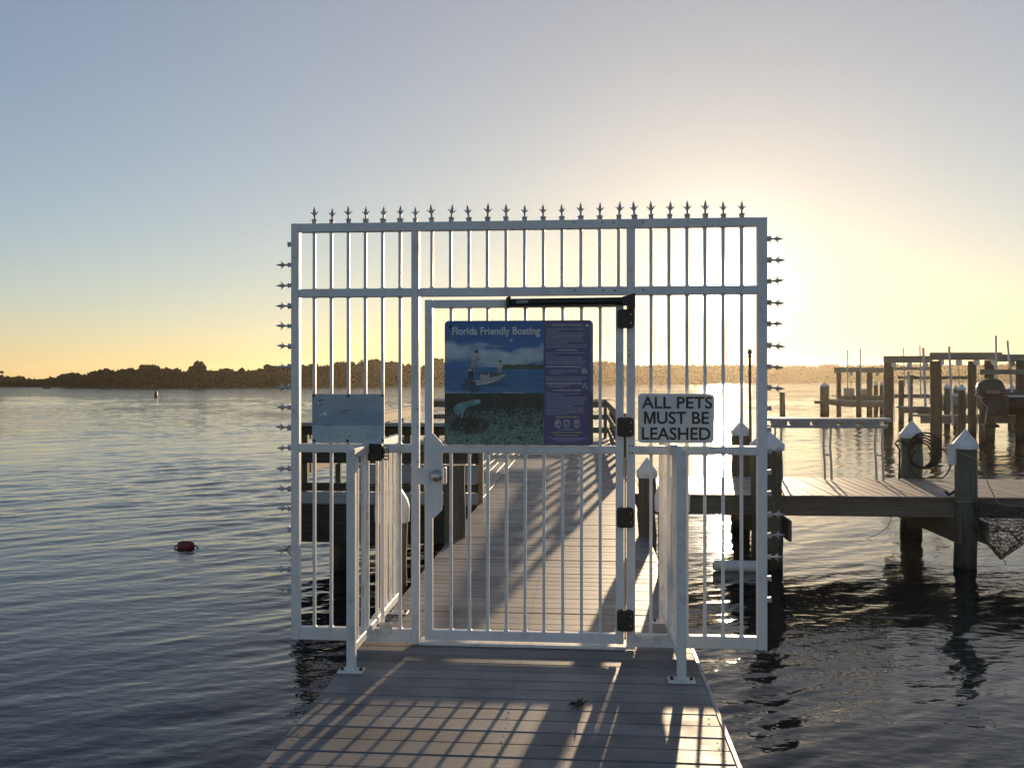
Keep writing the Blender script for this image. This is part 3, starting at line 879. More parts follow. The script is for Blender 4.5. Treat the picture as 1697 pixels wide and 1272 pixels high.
beam(1470, 1545, 608, 613, 62, 'thin grey beam seen below the upper beam of the thick pilings')
beam(1489, 1606, 623, 628, 54, 'long thin grey beam low behind the second thick piling', 'wood_x')
beam(1350, 1392, 664, 669, 64, 'short low beam end sticking out left of the stout capped piling', 'wood_x')
def fdock(px0, px1, y0, y1, D, depth, label, m_='wood_x'):
    a, b = atD(px0, y1, D), atD(px1, y0, D)
    root = thing('lift_dock', label, 'dock', a, 'catwalk docks of the marina')
    part('deck', MB().box(a[0], b[0], a[1], a[1] + depth, b[2] - .08, b[2], .01), M['deck_y'], root)
    part('fascia', MB().box(a[0], b[0], a[1] - .06, a[1] - .004, a[2], b[2] - .01, .01), M[m_], root)
fdock(1388, 1470, 655, 663, 67, 1.6, 'dark catwalk at the left end of the marina carrying a tan box')
fdock(1478, 1548, 653, 659, 60, 1.5, 'catwalk crossing between the thick lift pilings')
fdock(1498, 1522, 674, 684, 46, 1.2, 'short pale dock step low between the thick lift pilings', 'beam_grey')
fdock(1520, 1546, 674, 686, 44.2, 1.0, 'dark dock end against the second thick lift piling')
fdock(1525, 1630, 688, 701, 42.8, 1.2, 'long low grey catwalk near the water under the lifts', 'beam_grey')
fdock(1640, 1740, 688, 701, 39.2, 1.2, 'low grey catwalk under the covered boat', 'beam_grey')
def crate(px0, px1, y0, y1, D, label):
    a, b = atD(px0, y1, D), atD(px1, y0, D)
    root = thing('dock_box', label, 'box', a, 'dock boxes on the outer catwalk')
    part('body', MB().box(a[0], b[0], a[1] + .5, a[1] + 1.1, a[2], b[2] - .07, .02), M['hull'], root)
    part('lid', MB().box(a[0] - .03, b[0] + .03, a[1] + .47, a[1] + 1.13, b[2] - .066, b[2], .015), M['hull'], root)
crate(1405, 1419, 643, 655, 66.8, 'tan dock box left of the slim lift piling on the outer catwalk')
crate(1428, 1440, 644.5, 655, 66.8, 'smaller dock box right of the slim lift piling on the outer catwalk')
# tan lifted hull on the outer lift
def hull(px0, px1, ytop, ykeel, D, label, m_, bow_left=True, group=None):
    a, b = atD(px0, ytop, D), atD(px1, ytop, D); zk = atD(px0, ykeel, D)[2]
    root = thing('boat', label, 'boat', ((a[0] + b[0]) / 2, a[1], zk), group)
    L = b[0] - a[0]; H = a[2] - zk; V, F = [], []
    st = 14; mb = MB()
    for i in range(st + 1):
        s = i / st; q = s if bow_left else 1 - s
        w = 1.1 * min(1, (q * 1.9) ** .6 + .03); keel = zk + H * .55 * max(0, 1 - q * 2.2) ** 2
        x = a[0] + L * s; top = a[2] + .12 * max(0, 1 - q * 2)
        for (dy, z) in ((-w, top), (-w * .93, keel + (top - keel) * .45), (-w * .55, keel + (top - keel) * .12), (0, keel), (w * .55, keel + (top - keel) * .12), (w * .93, keel + (top - keel) * .45), (w, top)):
            mb.v.append((x, a[1] + 1.2 + dy, z))
    for i in range(st):
        for j in range(6): mb.f.append([i * 7 + j, (i + 1) * 7 + j, (i + 1) * 7 + j + 1, i * 7 + j + 1])
        mb.f.append([i * 7 + 6, (i + 1) * 7 + 6, (i + 1) * 7, i * 7])
    mb.f.append(list(range(7))); mb.f.append(list(range(st * 7, st * 7 + 7)))
    part('hull', mb, M[m_], root, smooth=True)
    gm = MB()
    for sg in (-1, 1):
        gm.tube([(mb.v[i * 7 + (0 if sg < 0 else 6)][0], mb.v[i * 7 + (0 if sg < 0 else 6)][1], mb.v[i * 7][2] + .02) for i in range(st + 1)], .045, 6)
    part('rub_rail', gm, M['pvc'], root)
    return root
hull(1376, 1469, 665, 675, 65, 'tan boat hull hoisted on the outer lift behind the slim pilings', 'hull')
hull(1597, 1480, 656, 681, 52, 'beige boat hull hoisted behind the capped pilings left of the motor', 'hull', bow_left=False) if False else hull(1566, 1630, 656, 682, 50, 'beige boat hull hoisted behind the capped pilings left of the motor', 'hull', bow_left=False)
# covered boat with a large outboard motor
D = 36.5; k = D / FPX
root = hull(1656, 1790, 657, 689, D + 1, 'dark covered boat on a lift at the right edge', 'cover', bow_left=False)
a = atD(1656, 656, D + 1); b = atD(1790, 656, D + 1)
cv = MB(); st = 10
for i in range(st + 1):
    s = i / st; x = a[0] + (b[0] - a[0]) * s
    for (dy, z) in ((-1.14, a[2] - .16 + .05 * math.sin(s * 25)), (-1.0, a[2] + .08), (-.4, a[2] + .22 + .08 * math.sin(s * 9)), (.4, a[2] + .22), (1.0, a[2] + .08), (1.14, a[2] - .16)):
        cv.v.append((x, a[1] + 1.2 + dy, z))
for i in range(st):
    for j in range(5): cv.f.append([i * 6 + j, (i + 1) * 6 + j, (i + 1) * 6 + j + 1, i * 6 + j + 1])
part('cover', cv, M['cover'], root, smooth=True)
mo = thing('outboard_motor', 'large charcoal outboard motor tilted on the stern of the covered boat', 'motor', atD(1645, 690, D))
def mp(px, py): q = atD(px, py, D); return (q[0], q[2])
yc = atD(1645, 650, D)[1]
cow = [mp(*q) for q in ((1621, 655), (1620.5, 644), (1623, 635), (1629, 629.5), (1638, 627), (1649, 627.5), (1657, 632), (1661.5, 640), (1664, 648), (1662, 654), (1655, 657), (1640, 658.5), (1628, 659))]
def rounded(poly, y0, y1, inset):
    mb = MB(); c = np.mean(np.array(poly), 0); P = np.array(poly)
    lay = [(y0, .80), (y0 + inset, .96), (y0 + inset * 2, 1.0), (y1 - inset * 2, 1.0), (y1 - inset, .96), (y1, .80)]
    n = len(poly)
    for y_, s_ in lay:
        for q in P: w_ = c + (q - c) * s_; mb.v.append((w_[0], y_, w_[1]))
    for li in range(len(lay) - 1):
        for q in range(n): mb.f.append([li * n + q, li * n + (q + 1) % n, (li + 1) * n + (q + 1) % n, (li + 1) * n + q])
    mb.f.append(list(range(n))); mb.f.append(list(range((len(lay) - 1) * n, len(lay) * n))[::-1])
    return mb
cw = part('cowling', rounded(cow, yc - .27, yc + .27, .05), M['cowl'], mo, smooth=True)
st_ = MB()
for (y0_, y1_) in ((647.2, 648.2), (650.2, 651.0)):
    (xa, za), (xb, zb) = mp(1630, y1_), mp(1652, y0_ - 2)
    st_.box(xa, xb, yc - .276, yc - .268, min(za, zb), min(za, zb) + .02)
part('stripe', st_, M['alu'], cw)
mid = [mp(*q) for q in ((1625, 660), (1655, 659), (1657, 676), (1652, 688), (1636, 690), (1630, 676))]
part('midsection', rounded(mid, yc - .2, yc + .2, .05), M['black'], mo, smooth=True)
leg = [mp(*q) for q in ((1636, 690), (1651, 689), (1650, 702), (1655, 704), (1655, 708), (1634, 708), (1632, 703), (1637, 701))]
part('lower_unit', rounded(leg, yc - .09, yc + .09, .02), M['black'], mo, smooth=True)
part('bracket', MB().box(mp(1655, 670)[0], mp(1668, 670)[0], yc - .16, yc + .16, mp(0, 690)[1], mp(0, 655)[1], .03), M['black'], mo)
part('steering_hose', MB().tube([(*[atD(1622, 656, D - .3)[i] for i in range(3)],), atD(1627, 666, D - .3), atD(1636, 675, D - .3), atD(1635, 684, D - .3), atD(1632, 700, D - .3)], .02, 6), M['alu'], mo, smooth=True)
part('steering_hose', MB().tube([atD(1655, 654, D - .4), atD(1663, 652, D - .4), atD(1664, 662, D - .4), atD(1667, 672, D - .4), atD(1661, 680, D - .4)], .022, 6), M['black'], mo, smooth=True)
pr = MB(); px_, pz_ = mp(1633, 705.5)
for q in range(3):
    an = q * 2.094 + .4
    pr.prism([(0, -.03), (.13 * math.cos(an) + .03, .13 * math.sin(an)), (.2 * math.cos(an), .2 * math.sin(an)), (.13 * math.cos(an) - .05, .13 * math.sin(an) + .05)], px_ - .06, px_ - .045, 'X')
pr.v = [(x, y_ + yc, z + pz_) for x, y_, z in pr.v]
part('propeller', pr, M['steel'], mo)

# ------------------------------------------------------------------ floats in the river
p = atZ(258.5, 658, WATER); k = (p[1] - EYE[1]) / FPX
root = thing('nun_buoy', 'small dark red cone buoy far out on the water near the left shore', 'buoy', p)
part('float', MB().lathe([(1.2 * k, -.3), (3.6 * k, -.05), (3.8 * k, .6 * k), (2.7 * k, 1.6 * k)], p, n=16), M['red'], root, smooth=True)
part('cone', MB().lathe([(2.9 * k, 1.6 * k), (2.7 * k, 6 * k), (1.6 * k, 10.5 * k), (.5 * k, 13 * k)], p, n=16), M['red'], root, smooth=True)
p = atZ(307, 908, WATER); k = (EYE[2] - WATER) / (908 - 626)
root = thing('marker_float', 'faded red foam float lying on the water left of the gate', 'float', p)
pts = [(p[0] - 14 * k + i * 2.8 * k, p[1] + .04 * i / 10, WATER + .03 + .006 * math.sin(i)) for i in range(11)]
part('body', MB().tube(pts, [.02, .062, .078, .085, .088, .088, .086, .08, .072, .055, .02], 14), M['red'], root, smooth=True)
part('line', MB().tube([(p[0] + 12 * k, p[1] + .02, WATER + .05), (p[0] + 18 * k, p[1], WATER + .035), (p[0] + 24 * k, p[1], WATER + .0)], .010, 6), M['rope'], root)
part('line', MB().tube([(p[0] - 12 * k, p[1] + .02, WATER + .05), (p[0] - 17 * k, p[1], WATER + .03), (p[0] - 20 * k, p[1], WATER - .02)], .010, 6), M['rope'], root)
p = atZ(957, 1171, 0)
mb = MB(); rn = random.Random(3)
for i in range(7):
    an = rn.uniform(0, 6.28); c_ = (p[0] + rn.uniform(-.03, .03), p[1] + rn.uniform(-.02, .02)); L = rn.uniform(.02, .05)
    i0 = len(mb.v)
    for s_, w_, z_ in ((-1, 0, .004), (0, .35, .02), (1, 0, .03 + rn.uniform(-.02, .02)), (0, -.35, .012)):
        mb.v.append((c_[0] + L * (s_ * math.cos(an) - w_ * math.sin(an)), c_[1] + L * (s_ * math.sin(an) + w_ * math.cos(an)), max(.003, z_)))
    mb.f.append([i0, i0 + 1, i0 + 2, i0 + 3])
solo('dry_leaf', mb, M['leafdead'], 'crumpled dead leaf lying on the planks in front of the gate', 'leaf')

# ------------------------------------------------------------------ the gate
T = .050                                                   # tube depth; the front faces lie at y = 0
XA, XB, XC, XD_ = -1.883, -1.098, .268, 1.070              # left edges of the four posts
XL0, XL1, XI0, XI1, XJ0, XJ1, XR0, XR1 = -1.883, -1.830, -1.099, -1.049, .266, .318, 1.068, 1.128
ZT1, ZT0 = 2.694, 2.637
gate = thing('security_gate', 'white steel gate with spear finials spanning the walkway and overhanging the water', 'gate', (-.38, .025, 0))
Pm, Pd = M['paint'], M['paint_dirty']
part('post', MB().box(XL0, XL1, 0, T, .014, ZT1, .004), Pm, gate)
part('post', MB().box(XR0, XR1, 0, T, .017, ZT1 - .002, .004), Pm, gate)
part('post', MB().box(XI0, XI1, .001, T - .001, .003, ZT0 - .0005, .004), Pm, gate)
part('post', MB().box(XJ0, XJ1, .001, T - .001, .003, ZT0 - .0005, .004), Pm, gate)
part('rail', MB().box(XL1 + .0005, XR0 - .0005, .0005, T - .0005, ZT0, ZT1 - .001, .004), Pm, gate)
ZM0, ZM1, ZL0, ZL1 = 2.218, 2.272, 1.222, 1.277
for xa, xb in ((XL1, XI0), (XI1, XJ0), (XJ1, XR0)):
    part('rail', MB().box(xa + .0005, xb - .0005, .0015, T - .0015, ZM0, ZM1, .004), Pm, gate)
for xa, xb, z0, z1 in ((XL1, XI0, ZL0, ZL1), (XJ1, XR0, ZL0, ZL1)):
    part('rail', MB().box(xa + .0005, xb - .0005, .0015, T - .0015, z0, z1, .004), Pm, gate)
part('rail', MB().box(XL1 + .0005, XI0 - .0005, .0015, T - .0015, .016, .098, .004), Pm, gate)
part('rail', MB().box(XJ1 + .0005, XR0 - .0005, .0015, T - .0015, .019, .098, .004), Pm, gate)
# sill plate on the deck under the door, flanges under the side panels
part('sill', MB().box(XI1 + .001, XJ0 - .001, -.012, .115, .002, .022, .003), Pd, gate)
BW = .0095
BARCACHE = {}
def bar(xc, z0, z1, parent, m_=None, yc=.025, axis_flip=False):
    key = (round(z1 - z0, 3), m_.name if m_ else '', axis_flip)
    if key not in BARCACHE:
        L = z1 - z0; mb = MB(); rings = []
        for z, w in ((0, .0165), (.004, .0125), (.011, BW), (L - .011, BW), (L - .004, .0125), (L, .0165)):
            ring = []
            for sx, sy in ((-1, -1), (1, -1), (1, 1), (-1, 1)):
                ax_, ay_ = (BW, w) if axis_flip else (w, BW)
                mb.v.append((sx * ax_, sy * ay_, z - L / 2)); ring.append(len(mb.v) - 1)
            rings.append(ring)
        for q, w in zip(rings, rings[1:]):
            for t_ in range(4): mb.f.append([q[t_], q[(t_ + 1) % 4], w[(t_ + 1) % 4], w[t_]])
        mb.f.append(rings[0][::-1]); mb.f.append(rings[-1])
        BARCACHE[key] = mb.mesh('bar', m_ or Pm)
    o = link('bar', BARCACHE[key], (xc, yc, (z0 + z1) / 2), parent)
    o.rotation_euler = (random.gauss(0, .0012), random.gauss(0, .0012), 0)
    return o
LX = [gx(q, .02) for q in (520.8, 548.9, 577.1, 605.4, 634.0, 662.8)]
MX = [gx(q, .02) for q in (715.6, 746.5, 777.1, 807.5, 838.5, 869.4, 900.4, 931.3, 962.5, 993.6, 1025.0)]
RX = [gx(q, .02) for q in (1078.8, 1108.6, 1138.4, 1168.2, 1198.4, 1229.0)]
for x in LX + MX + RX: bar(x, ZM1, ZT0, gate)
for x in LX + RX: bar(x, ZL1, ZM0, gate); bar(x, .098, ZL0, gate)
# finials: socket, neck, leaf-shaped head and two upswept barbs; all alike, pointing up / left / right
def finial_mesh(d, stub=False, broken=False):
    mb = MB()
    mb.box(-.0135, .0135, -.0135, .0135, -.001, .026, .002)
    mb.box(-.0165, .0165, -.0165, .0165, .0195, .0275, .002)
    if not stub:
        mb.lathe([(.0075, .0277), (.0062, .038), (.0066, .054), (.0095, .064), (.0105, .074), (.0088, .084), (.0050, .097), (.0008, .112)], (0, 0, 0), 'Z', 10)
        for sg in (-1, 1):
            mb.tube([(0, 0, .054), (sg * .011, 0, .0645), (sg * .020, 0, .0735), (sg * .0285, 0, .0775)], [.0058, .0046, .0033, .0010], 6)
    R = {'up': Matrix.Identity(3), 'left': Matrix.Rotation(math.radians(-90), 3, 'Y'), 'right': Matrix.Rotation(math.radians(90), 3, 'Y')}[d]
    mb.v = [tuple(R @ Vector(p_)) for p_ in mb.v]
    return mb.mesh('finial', M['finial'], smooth=True)
fu, fl, fr_ = finial_mesh('up'), finial_mesh('left'), finial_mesh('right')
sl, sr = finial_mesh('left', True), finial_mesh('right', True)
for px in (521.8, 550, 577.8, 606.2, 634.6, 663, 688.3, 716, 747.5, 777.6, 808, 838.6, 869.3, 900.2, 931.2, 962.5, 994, 1025.6, 1051.8, 1079.5, 1109.6, 1139, 1168.8, 1199, 1229.3):
    o = link('finial', fu, (gx(px, .025), .025, ZT1 - .001), gate); o.rotation_euler = (random.uniform(-.06, .06), random.gauss(0, .045), random.uniform(-.5, .5)); o.scale = [random.uniform(.92, 1.06)] * 3
for py in (438.9, 472.8, 506.8, 540, 574, 607.4, 640.8, 674.7, 708.4, 741.3, 775.8, 809.2, 842.3, 910.2, 942.8, 976.2):
    o = link('finial', fl, (XL0 + .001, .025, gz(482, py, .025)), gate); o.rotation_euler = (random.uniform(-.5, .5), random.gauss(0, .05), random.gauss(0, .05)); o.scale = [random.uniform(.93, 1.06)] * 3
for py in (405, 876.3): link('finial_socket', sl, (XL0 + .001, .025, gz(482, py, .025)), gate)
for py in (395.5, 430.7, 466.5, 501, 536.3, 571.6, 606.8, 641.4, 746.5, 852, 886.4, 921.8):
    o = link('finial', fr_, (XR1 - .001, .025, gz(1272, py, .025)), gate); o.rotation_euler = (random.uniform(-.5, .5), random.gauss(0, .05), random.gauss(0, .05)); o.scale = [random.uniform(.93, 1.06)] * 3
for py in (676, 711, 781.7, 817, 957.5, 992.6): link('finial_socket', sr, (XR1 - .001, .025, gz(1272, py, .025)), gate)
o = part('twine', MB().tube([(XL0 - .004, .01, gz(482, 903)), (XL0 - .04, .012, gz(482, 912)), (XL0 - .06, .02, gz(482, 912)), (XL0 - .03, .03, gz(482, 915)), (XL0 - .005, .02, gz(482, 921))], .0035, 5), M['rope'], gate)
# rivets on the top rails and posts
rv = MB()
for px, py in ((951, 369), (998, 369), (1017, 369), (1065, 368), (953, 481), (1000, 481), (1019, 481), (1066, 480), (692.5, 706), (692, 678), (692, 765), (692, 794), (1043, 580), (1043, 588), (1043.5, 739), (1048.5, 739), (1043.5, 750.5), (1048.5, 750.5)):
    q = atY(px, py, 0); rv.lathe([(.0055, .003), (.0045, -.003)], (q[0], 0, q[2]), 'Y', 8)
o = part('rivet', rv, M['bronze'], gate); o['kind'] = 'stuff'
# door
DX0, DX1 = -1.012, .247
door = part('door', MB().box(DX0, DX0 + .049, .0025, T - .0025, .034, 2.197, .004), Pm, gate)
part('stile', MB().box(DX1 - .049, DX1, .0025, T - .0025, .034, 2.197, .004), Pm, door)
for z0, z1 in ((2.145, 2.1955), (1.224, 1.274), (.0355, .098)):
    part('door_rail', MB().box(DX0 + .0495, DX1 - .0495, .003, T - .003, z0, z1, .004), Pm, door)
DXB = [gx(q, .02) for q in (747.4, 777.7, 808.3, 839.2, 870.3, 901.4, 932.4, 963.6, 994.7)]
for x in DXB: bar(x, 1.274, 2.145, door); bar(x, .098, 1.224, door)
q = lambda px, py: (gx(px, 0), gz(px, py, 0))
part('lock_plate', MB().prism([q(706, 718), q(718.7, 718), q(733, 734), q(733, 736.6), q(733, 750.3), q(733, 844.5), q(719.8, 858), q(706, 858)], -.0045, .0018), Pm, door)
part('strike_plate', MB().box(gx(690), gx(712.5), -.0095, -.005, gz(700, 802), gz(700, 774.5), .0015), Pm, gate)
part('astragal', MB().box(gx(701.3), gx(704.3), .018, .022, gz(700, 836), gz(700, 724)), M['alu_dull'], gate)
kc = (gx(723.8), 0, gz(723.8, 788))
kb = part('knob', MB().lathe([(.012, .006), (.037, .006), (.037, -.006), (.030, -.014), (.014, -.018), (.013, -.038), (.024, -.044), (.028, -.056), (.026, -.068), (.014, -.073)], (kc[0], -.006, kc[2]), 'Y', 24), M['steel'], door, smooth=True)
part('knob', MB().box(gx(733.5), gx(739.0), .006, .042, gz(733, 802), gz(733, 774), .004), Pm, door, label='inner latch guard')
# hinges and closer
for py, hh in ((528.5, 31), (706.8, 32), (856.3, 33), (1026, 34)):
    xa, xb = gx(1022.5), gx(1050); zc = gz(1036, py); h2 = hh / 264.3 / 2; c_ = .014
    pl = [(xa, zc - h2 + c_), (xa + .008, zc - h2 + .004), (xa + .03, zc - h2), (xb - .03, zc - h2), (xb - .008, zc - h2 + .004), (xb, zc - h2 + c_), (xb, zc + h2 - c_), (xb - .008, zc + h2 - .004), (xb - .03, zc + h2), (xa + .03, zc + h2), (xa + .008, zc + h2 - .004), (xa, zc + h2 - c_)]
    hg = part('hinge', MB().prism(pl, -.038, -.0005), M['bronze'], gate)
    part('screw', MB().lathe([(.006, 0), (.004, -.003)], (xb - .018, -.0385, zc - h2 * .45), 'Y', 8), M['steel'], hg)
    part('screw', MB().lathe([(.006, 0), (.004, -.003)], (xb - .018, -.0385, zc + h2 * .45), 'Y', 8), M['steel'], hg)
zc = gz(940, 500.5); x0, x1 = gx(848), gx(1042)
part('pivot_rod', MB().tube([((DX1 + XJ0) / 2, .025, .06), ((DX1 + XJ0) / 2, .025, 1.2)], .005, 8), M['steel'], gate)
cl = part('closer', MB().tube([(x0, -.030, zc - .002), (x1, -.030, gz(1042, 499))], .0235, 16), M['black'], gate, smooth=True)
part('clamp', MB().box(gx(839.5), gx(846), -.05, -.001, gz(842, 509), gz(842, 493.5), .004), M['black'], cl)
part('clamp', MB().lathe([(.010, -.036), (.012, .03), (.008, .036)], (gx(844.5), -.03, zc), 'Z', 12), M['bronze'], cl, smooth=True)
part('end_bracket', MB().prism([q(1030, 493), q(1052, 486.5), q(1052, 512), q(1042, 514), q(1040, 507), q(1030, 507)], -.058, -.001), M['bronze'], gate)
def text(txt, mat_, loc, parent, width=None, height=None, depth=.0012, bold=.0, name='lettering', align='CENTER', squash=None):
    cu = bpy.data.curves.new('lettering', 'FONT'); cu.body = txt; cu.align_x = align; cu.extrude = depth; cu.offset = bold; cu.resolution_u = 4
    tmp = bpy.data.objects.new('lettering', cu); COL.objects.link(tmp)
    bpy.context.view_layer.update()
    me = bpy.data.meshes.new_from_object(tmp.evaluated_get(bpy.context.evaluated_depsgraph_get()))
    bpy.data.objects.remove(tmp); me.materials.clear(); me.materials.append(mat_)
    co = np.empty(len(me.vertices) * 3); me.vertices.foreach_get('co', co); co = co.reshape(-1, 3)
    mn, mx = co.min(0), co.max(0); c_ = (mn + mx) / 2; sc_ = mx - mn
    sx = width / sc_[0] if width else 1; sy = height / sc_[1] if height else sx
    if not width: sx = sy
    P = np.stack([(co[:, 0] - c_[0]) * sx, -(co[:, 2] - c_[2]) * depth * 2 / max(sc_[2], 1e-9), (co[:, 1] - c_[1]) * sy], -1)
    me.vertices.foreach_set('co', P.ravel()); me.update()
    return link(name, me, loc, parent)
text('LOCKEY', M['ink_white'], ((gx(857) + gx(876.5)) / 2, -.0550, zc), cl, width=gx(876.5) - gx(857), height=.020, bold=.03)

# brace panels standing at right angles to the gate on either side
def brace(xc, label_x, yf, yb, m_, lit):
    w = T / 2
    o = part('wing_post', MB().box(xc - w, xc + w, yf - w, yf + w, .0075, 1.292, .004), m_, gate)
    for yy in (yf, yb):
        part('foot_plate', MB().box(xc - .075, xc + .075, yy - .05, yy + .05, .0015, .0085, .002), Pd, o)
        for sx in (-1, 1):
            part('bolt', MB().lathe([(.011, 0), (.011, .007), (.007, .014)], (xc + sx * .055, yy, .0088), n=6), M['bronze'], o)
    part('wing_post', MB().box(xc - w, xc + w, yb - w, yb + w, .0075, 1.292, .004), m_, o)
    for ya, yb_ in ((yf + w, -.0008), (T + .0008, yb - w)):
        part('wing_rail', MB().box(xc - w + .001, xc + w - .001, ya + .0005, yb_, 1.238, 1.290, .004), m_, o)
        part('wing_rail', MB().box(xc - w + .001, xc + w - .001, ya + .0005, yb_, .11, .162, .004), m_, o)
    return o
for xc, yf, yb in ((-1.345, -.53, .76), (.545, -.545, .66)):
    o = brace(xc, '', yf, yb, Pd, True)
    n = 9
    for i in range(n):
        yy = yf + (yb - yf) * (i + 1) / (n + 1)
        if abs(yy - .025) < .05: continue
        bar(xc, .162, 1.238, o, Pd, yc=yy, axis_flip=True)
part('patch_plate', MB().box(gx(1053.5), gx(1097), -.003, .0012, gz(1070, 1068), gz(1070, 1055), .001), Pd, gate)
part('gusset', MB().box(-1.335 + .03, -1.22, -.006, -.0005, .075, .14, .002), Pd, gate)

# ------------------------------------------------------------------ things hung on the gate
lx0, lx1 = atY(609, 750, -.2)[0], atY(632.5, 750, -.2)[0]; lz0, lz1 = atY(620, 763.5, -.2)[2], atY(620, 735.5, -.2)[2]
root = thing('lock_box', 'black rectangular lock box hung over the left brace beside the small sign', 'lock box', ((lx0 + lx1) / 2, -.17, lz0))
part('case', MB().box(lx0, lx1, -.20, -.14, lz0, lz1, .006), M['black'], root)
part('face_plate', MB().box(lx0 + .012, lx1 - .012, -.205, -.2005, lz0 + .015, lz1 - .012, .004), M['black'], root)
xs = atY(639.5, 750, -.17)[0]
part('bracket', MB().box(lx1 + .001, xs - .010, -.185, -.155, lz0 + .02, lz1 - .015, .003), M['black'], root)
for i in range(4):
    zz = lz0 + .018 + i * .021
    pts = [(xs + .016 * math.cos(a), -.17, zz + .012 * math.sin(a)) for a in np.linspace(0, 2 * math.pi, 15)]
    part('chain_link', MB().tube(pts, .0042, 6), M['steel' if i % 2 else 'black'], root, smooth=True)

# --- printed panels: the flat print is computed on a fine grid of the panel's own face
class Print:
    def __init__(s, w, h, c): s.w, s.h = w, h; s.a = np.ones((h, w, 3)) * np.array(c); s.X, s.Y = np.meshgrid((np.arange(w) + .5) / w, (np.arange(h) + .5) / h)
    def put(s, mask, c, al=1.0):
        m = (np.asarray(mask, float) * al)[..., None] if not np.isscalar(mask) else al
        s.a = s.a * (1 - m) + np.asarray(c) * m
    def poly(s, pts, c, al=1.0):
        ins = np.zeros((s.h, s.w), bool); n = len(pts)
        for i in range(n):
            (x1, y1), (x2, y2) = pts[i], pts[(i + 1) % n]
            if y1 == y2: continue
            cond = ((s.Y < y1) != (s.Y < y2)) & (s.X < (x2 - x1) * (s.Y - y1) / (y2 - y1) + x1)
            ins ^= cond
        s.put(ins, c, al)
    def ell(s, cx_, cy_, rx, ry, c, al=1.0, soft=0.0):
        d = ((s.X - cx_) / rx) ** 2 + ((s.Y - cy_) / ry) ** 2
        s.put(np.clip((1 - d) / max(soft, 1e-3), 0, 1), c, al)
    def line(s, x1, y1, x2, y2, w, c, al=1.0):
        asp = s.h / s.w
        dx, dy = x2 - x1, (y2 - y1) * asp; L2 = dx * dx + dy * dy + 1e-12
        bx = max(0, int((min(x1, x2) - w) * s.w) - 1); ex = int((max(x1, x2) + w) * s.w) + 2
        by = max(0, int((min(y1, y2) - w / asp) * s.h) - 1); ey = int((max(y1, y2) + w / asp) * s.h) + 2
        X, Y = s.X[by:ey, bx:ex], s.Y[by:ey, bx:ex]
        t_ = np.clip(((X - x1) * dx + (Y - y1) * asp * dy) / L2, 0, 1)
        d = np.hypot(X - x1 - t_ * dx, (Y - y1) * asp - t_ * dy)
        m = (np.clip((w / 2 - d) * s.w + .5, 0, 1) * al)[..., None]
        s.a[by:ey, bx:ex] = s.a[by:ey, bx:ex] * (1 - m) + np.asarray(c) * m
def vnoise(X, Y, fx, fy, seed, octv=4):
    out = np.zeros_like(X); amp = 1; tot = 0
    for o_ in range(octv):
        g = np.random.default_rng(seed + o_).random((int(fy) + 3, int(fx) + 3))
        x, y = X * fx, Y * fy; xi, yi = x.astype(int), y.astype(int); u_, v_ = x - xi, y - yi
        u_ = u_ * u_ * (3 - 2 * u_); v_ = v_ * v_ * (3 - 2 * v_)
        out += amp * ((g[yi, xi] * (1 - u_) + g[yi, xi + 1] * u_) * (1 - v_) + (g[yi + 1, xi] * (1 - u_) + g[yi + 1, xi + 1] * u_) * v_)
        tot += amp; amp *= .55; fx *= 2; fy *= 2
    return out / tot
def print_panel(name, pr, x0, x1, z0, z1, y, parent, rad=0.0, keep=None):
    h, w = pr.h, pr.w
    xs, zs = np.linspace(x0, x1, w + 1), np.linspace(z1, z0, h + 1)
    XX, ZZ = np.meshgrid(xs, zs)
    if rad:   # pull the corners in along a rounded outline
        for sx, xe in ((1, x0), (-1, x1)):
            for sz, ze in ((1, z0), (-1, z1)):
                dx, dz = (XX - xe) * sx, (ZZ - ze) * sz
                m = (dx < rad) & (dz < rad)
                u_, v_ = np.where(m, rad - dx, 0), np.where(m, rad - dz, 0)
                mxx = np.maximum(np.maximum(u_, v_), 1e-9); L = np.hypot(u_, v_); s_ = np.where(m & (L > 0), mxx / np.maximum(L, 1e-9), 1)
                XX = np.where(m, xe + sx * (rad - u_ * s_), XX); ZZ = np.where(m, ze + sz * (rad - v_ * s_), ZZ)
    V = np.stack([XX, np.full_like(XX, y), ZZ], -1).reshape(-1, 3)
    ii, jj = np.meshgrid(np.arange(h), np.arange(w), indexing='ij')
    F = np.stack([ii * (w + 1) + jj, (ii + 1) * (w + 1) + jj, (ii + 1) * (w + 1) + jj + 1, ii * (w + 1) + jj + 1], -1).reshape(-1, 4)
    c_ = np.array([(x0 + x1) / 2, y, (z0 + z1) / 2])
    me = bpy.data.meshes.new(name)
    me.vertices.add(len(V)); me.vertices.foreach_set('co', (V - c_).ravel())
    me.loops.add(F.size); me.loops.foreach_set('vertex_index', F.ravel().astype(np.int32))
    me.polygons.add(len(F)); me.polygons.foreach_set('loop_start', np.arange(0, F.size, 4, dtype=np.int32))
    me.update(calc_edges=True)
    at = me.attributes.new('print', 'FLOAT_COLOR', 'FACE')
    at.data.foreach_set('color', np.concatenate([np.clip(pr.a, 0, 1), np.ones((h, w, 1))], -1).astype(np.float32).ravel())
    me.materials.append(M['print'])
    return link(name, me, tuple(c_), parent)
def plate(x0, x1, z0, z1, y0, y1, rad, parent, m_, name='plate'):
    pts = []
    for cx_, cz_, a0 in ((x1 - rad, z0 + rad, -90), (x1 - rad, z1 - rad, 0), (x0 + rad, z1 - rad, 90), (x0 + rad, z0 + rad, 180)):
        for i in range(7):
            a = math.radians(a0 + 15 * i); pts.append((cx_ + rad * math.cos(a), cz_ + rad * math.sin(a)))
    return part(name, MB().prism(pts, y0, y1), m_, parent)

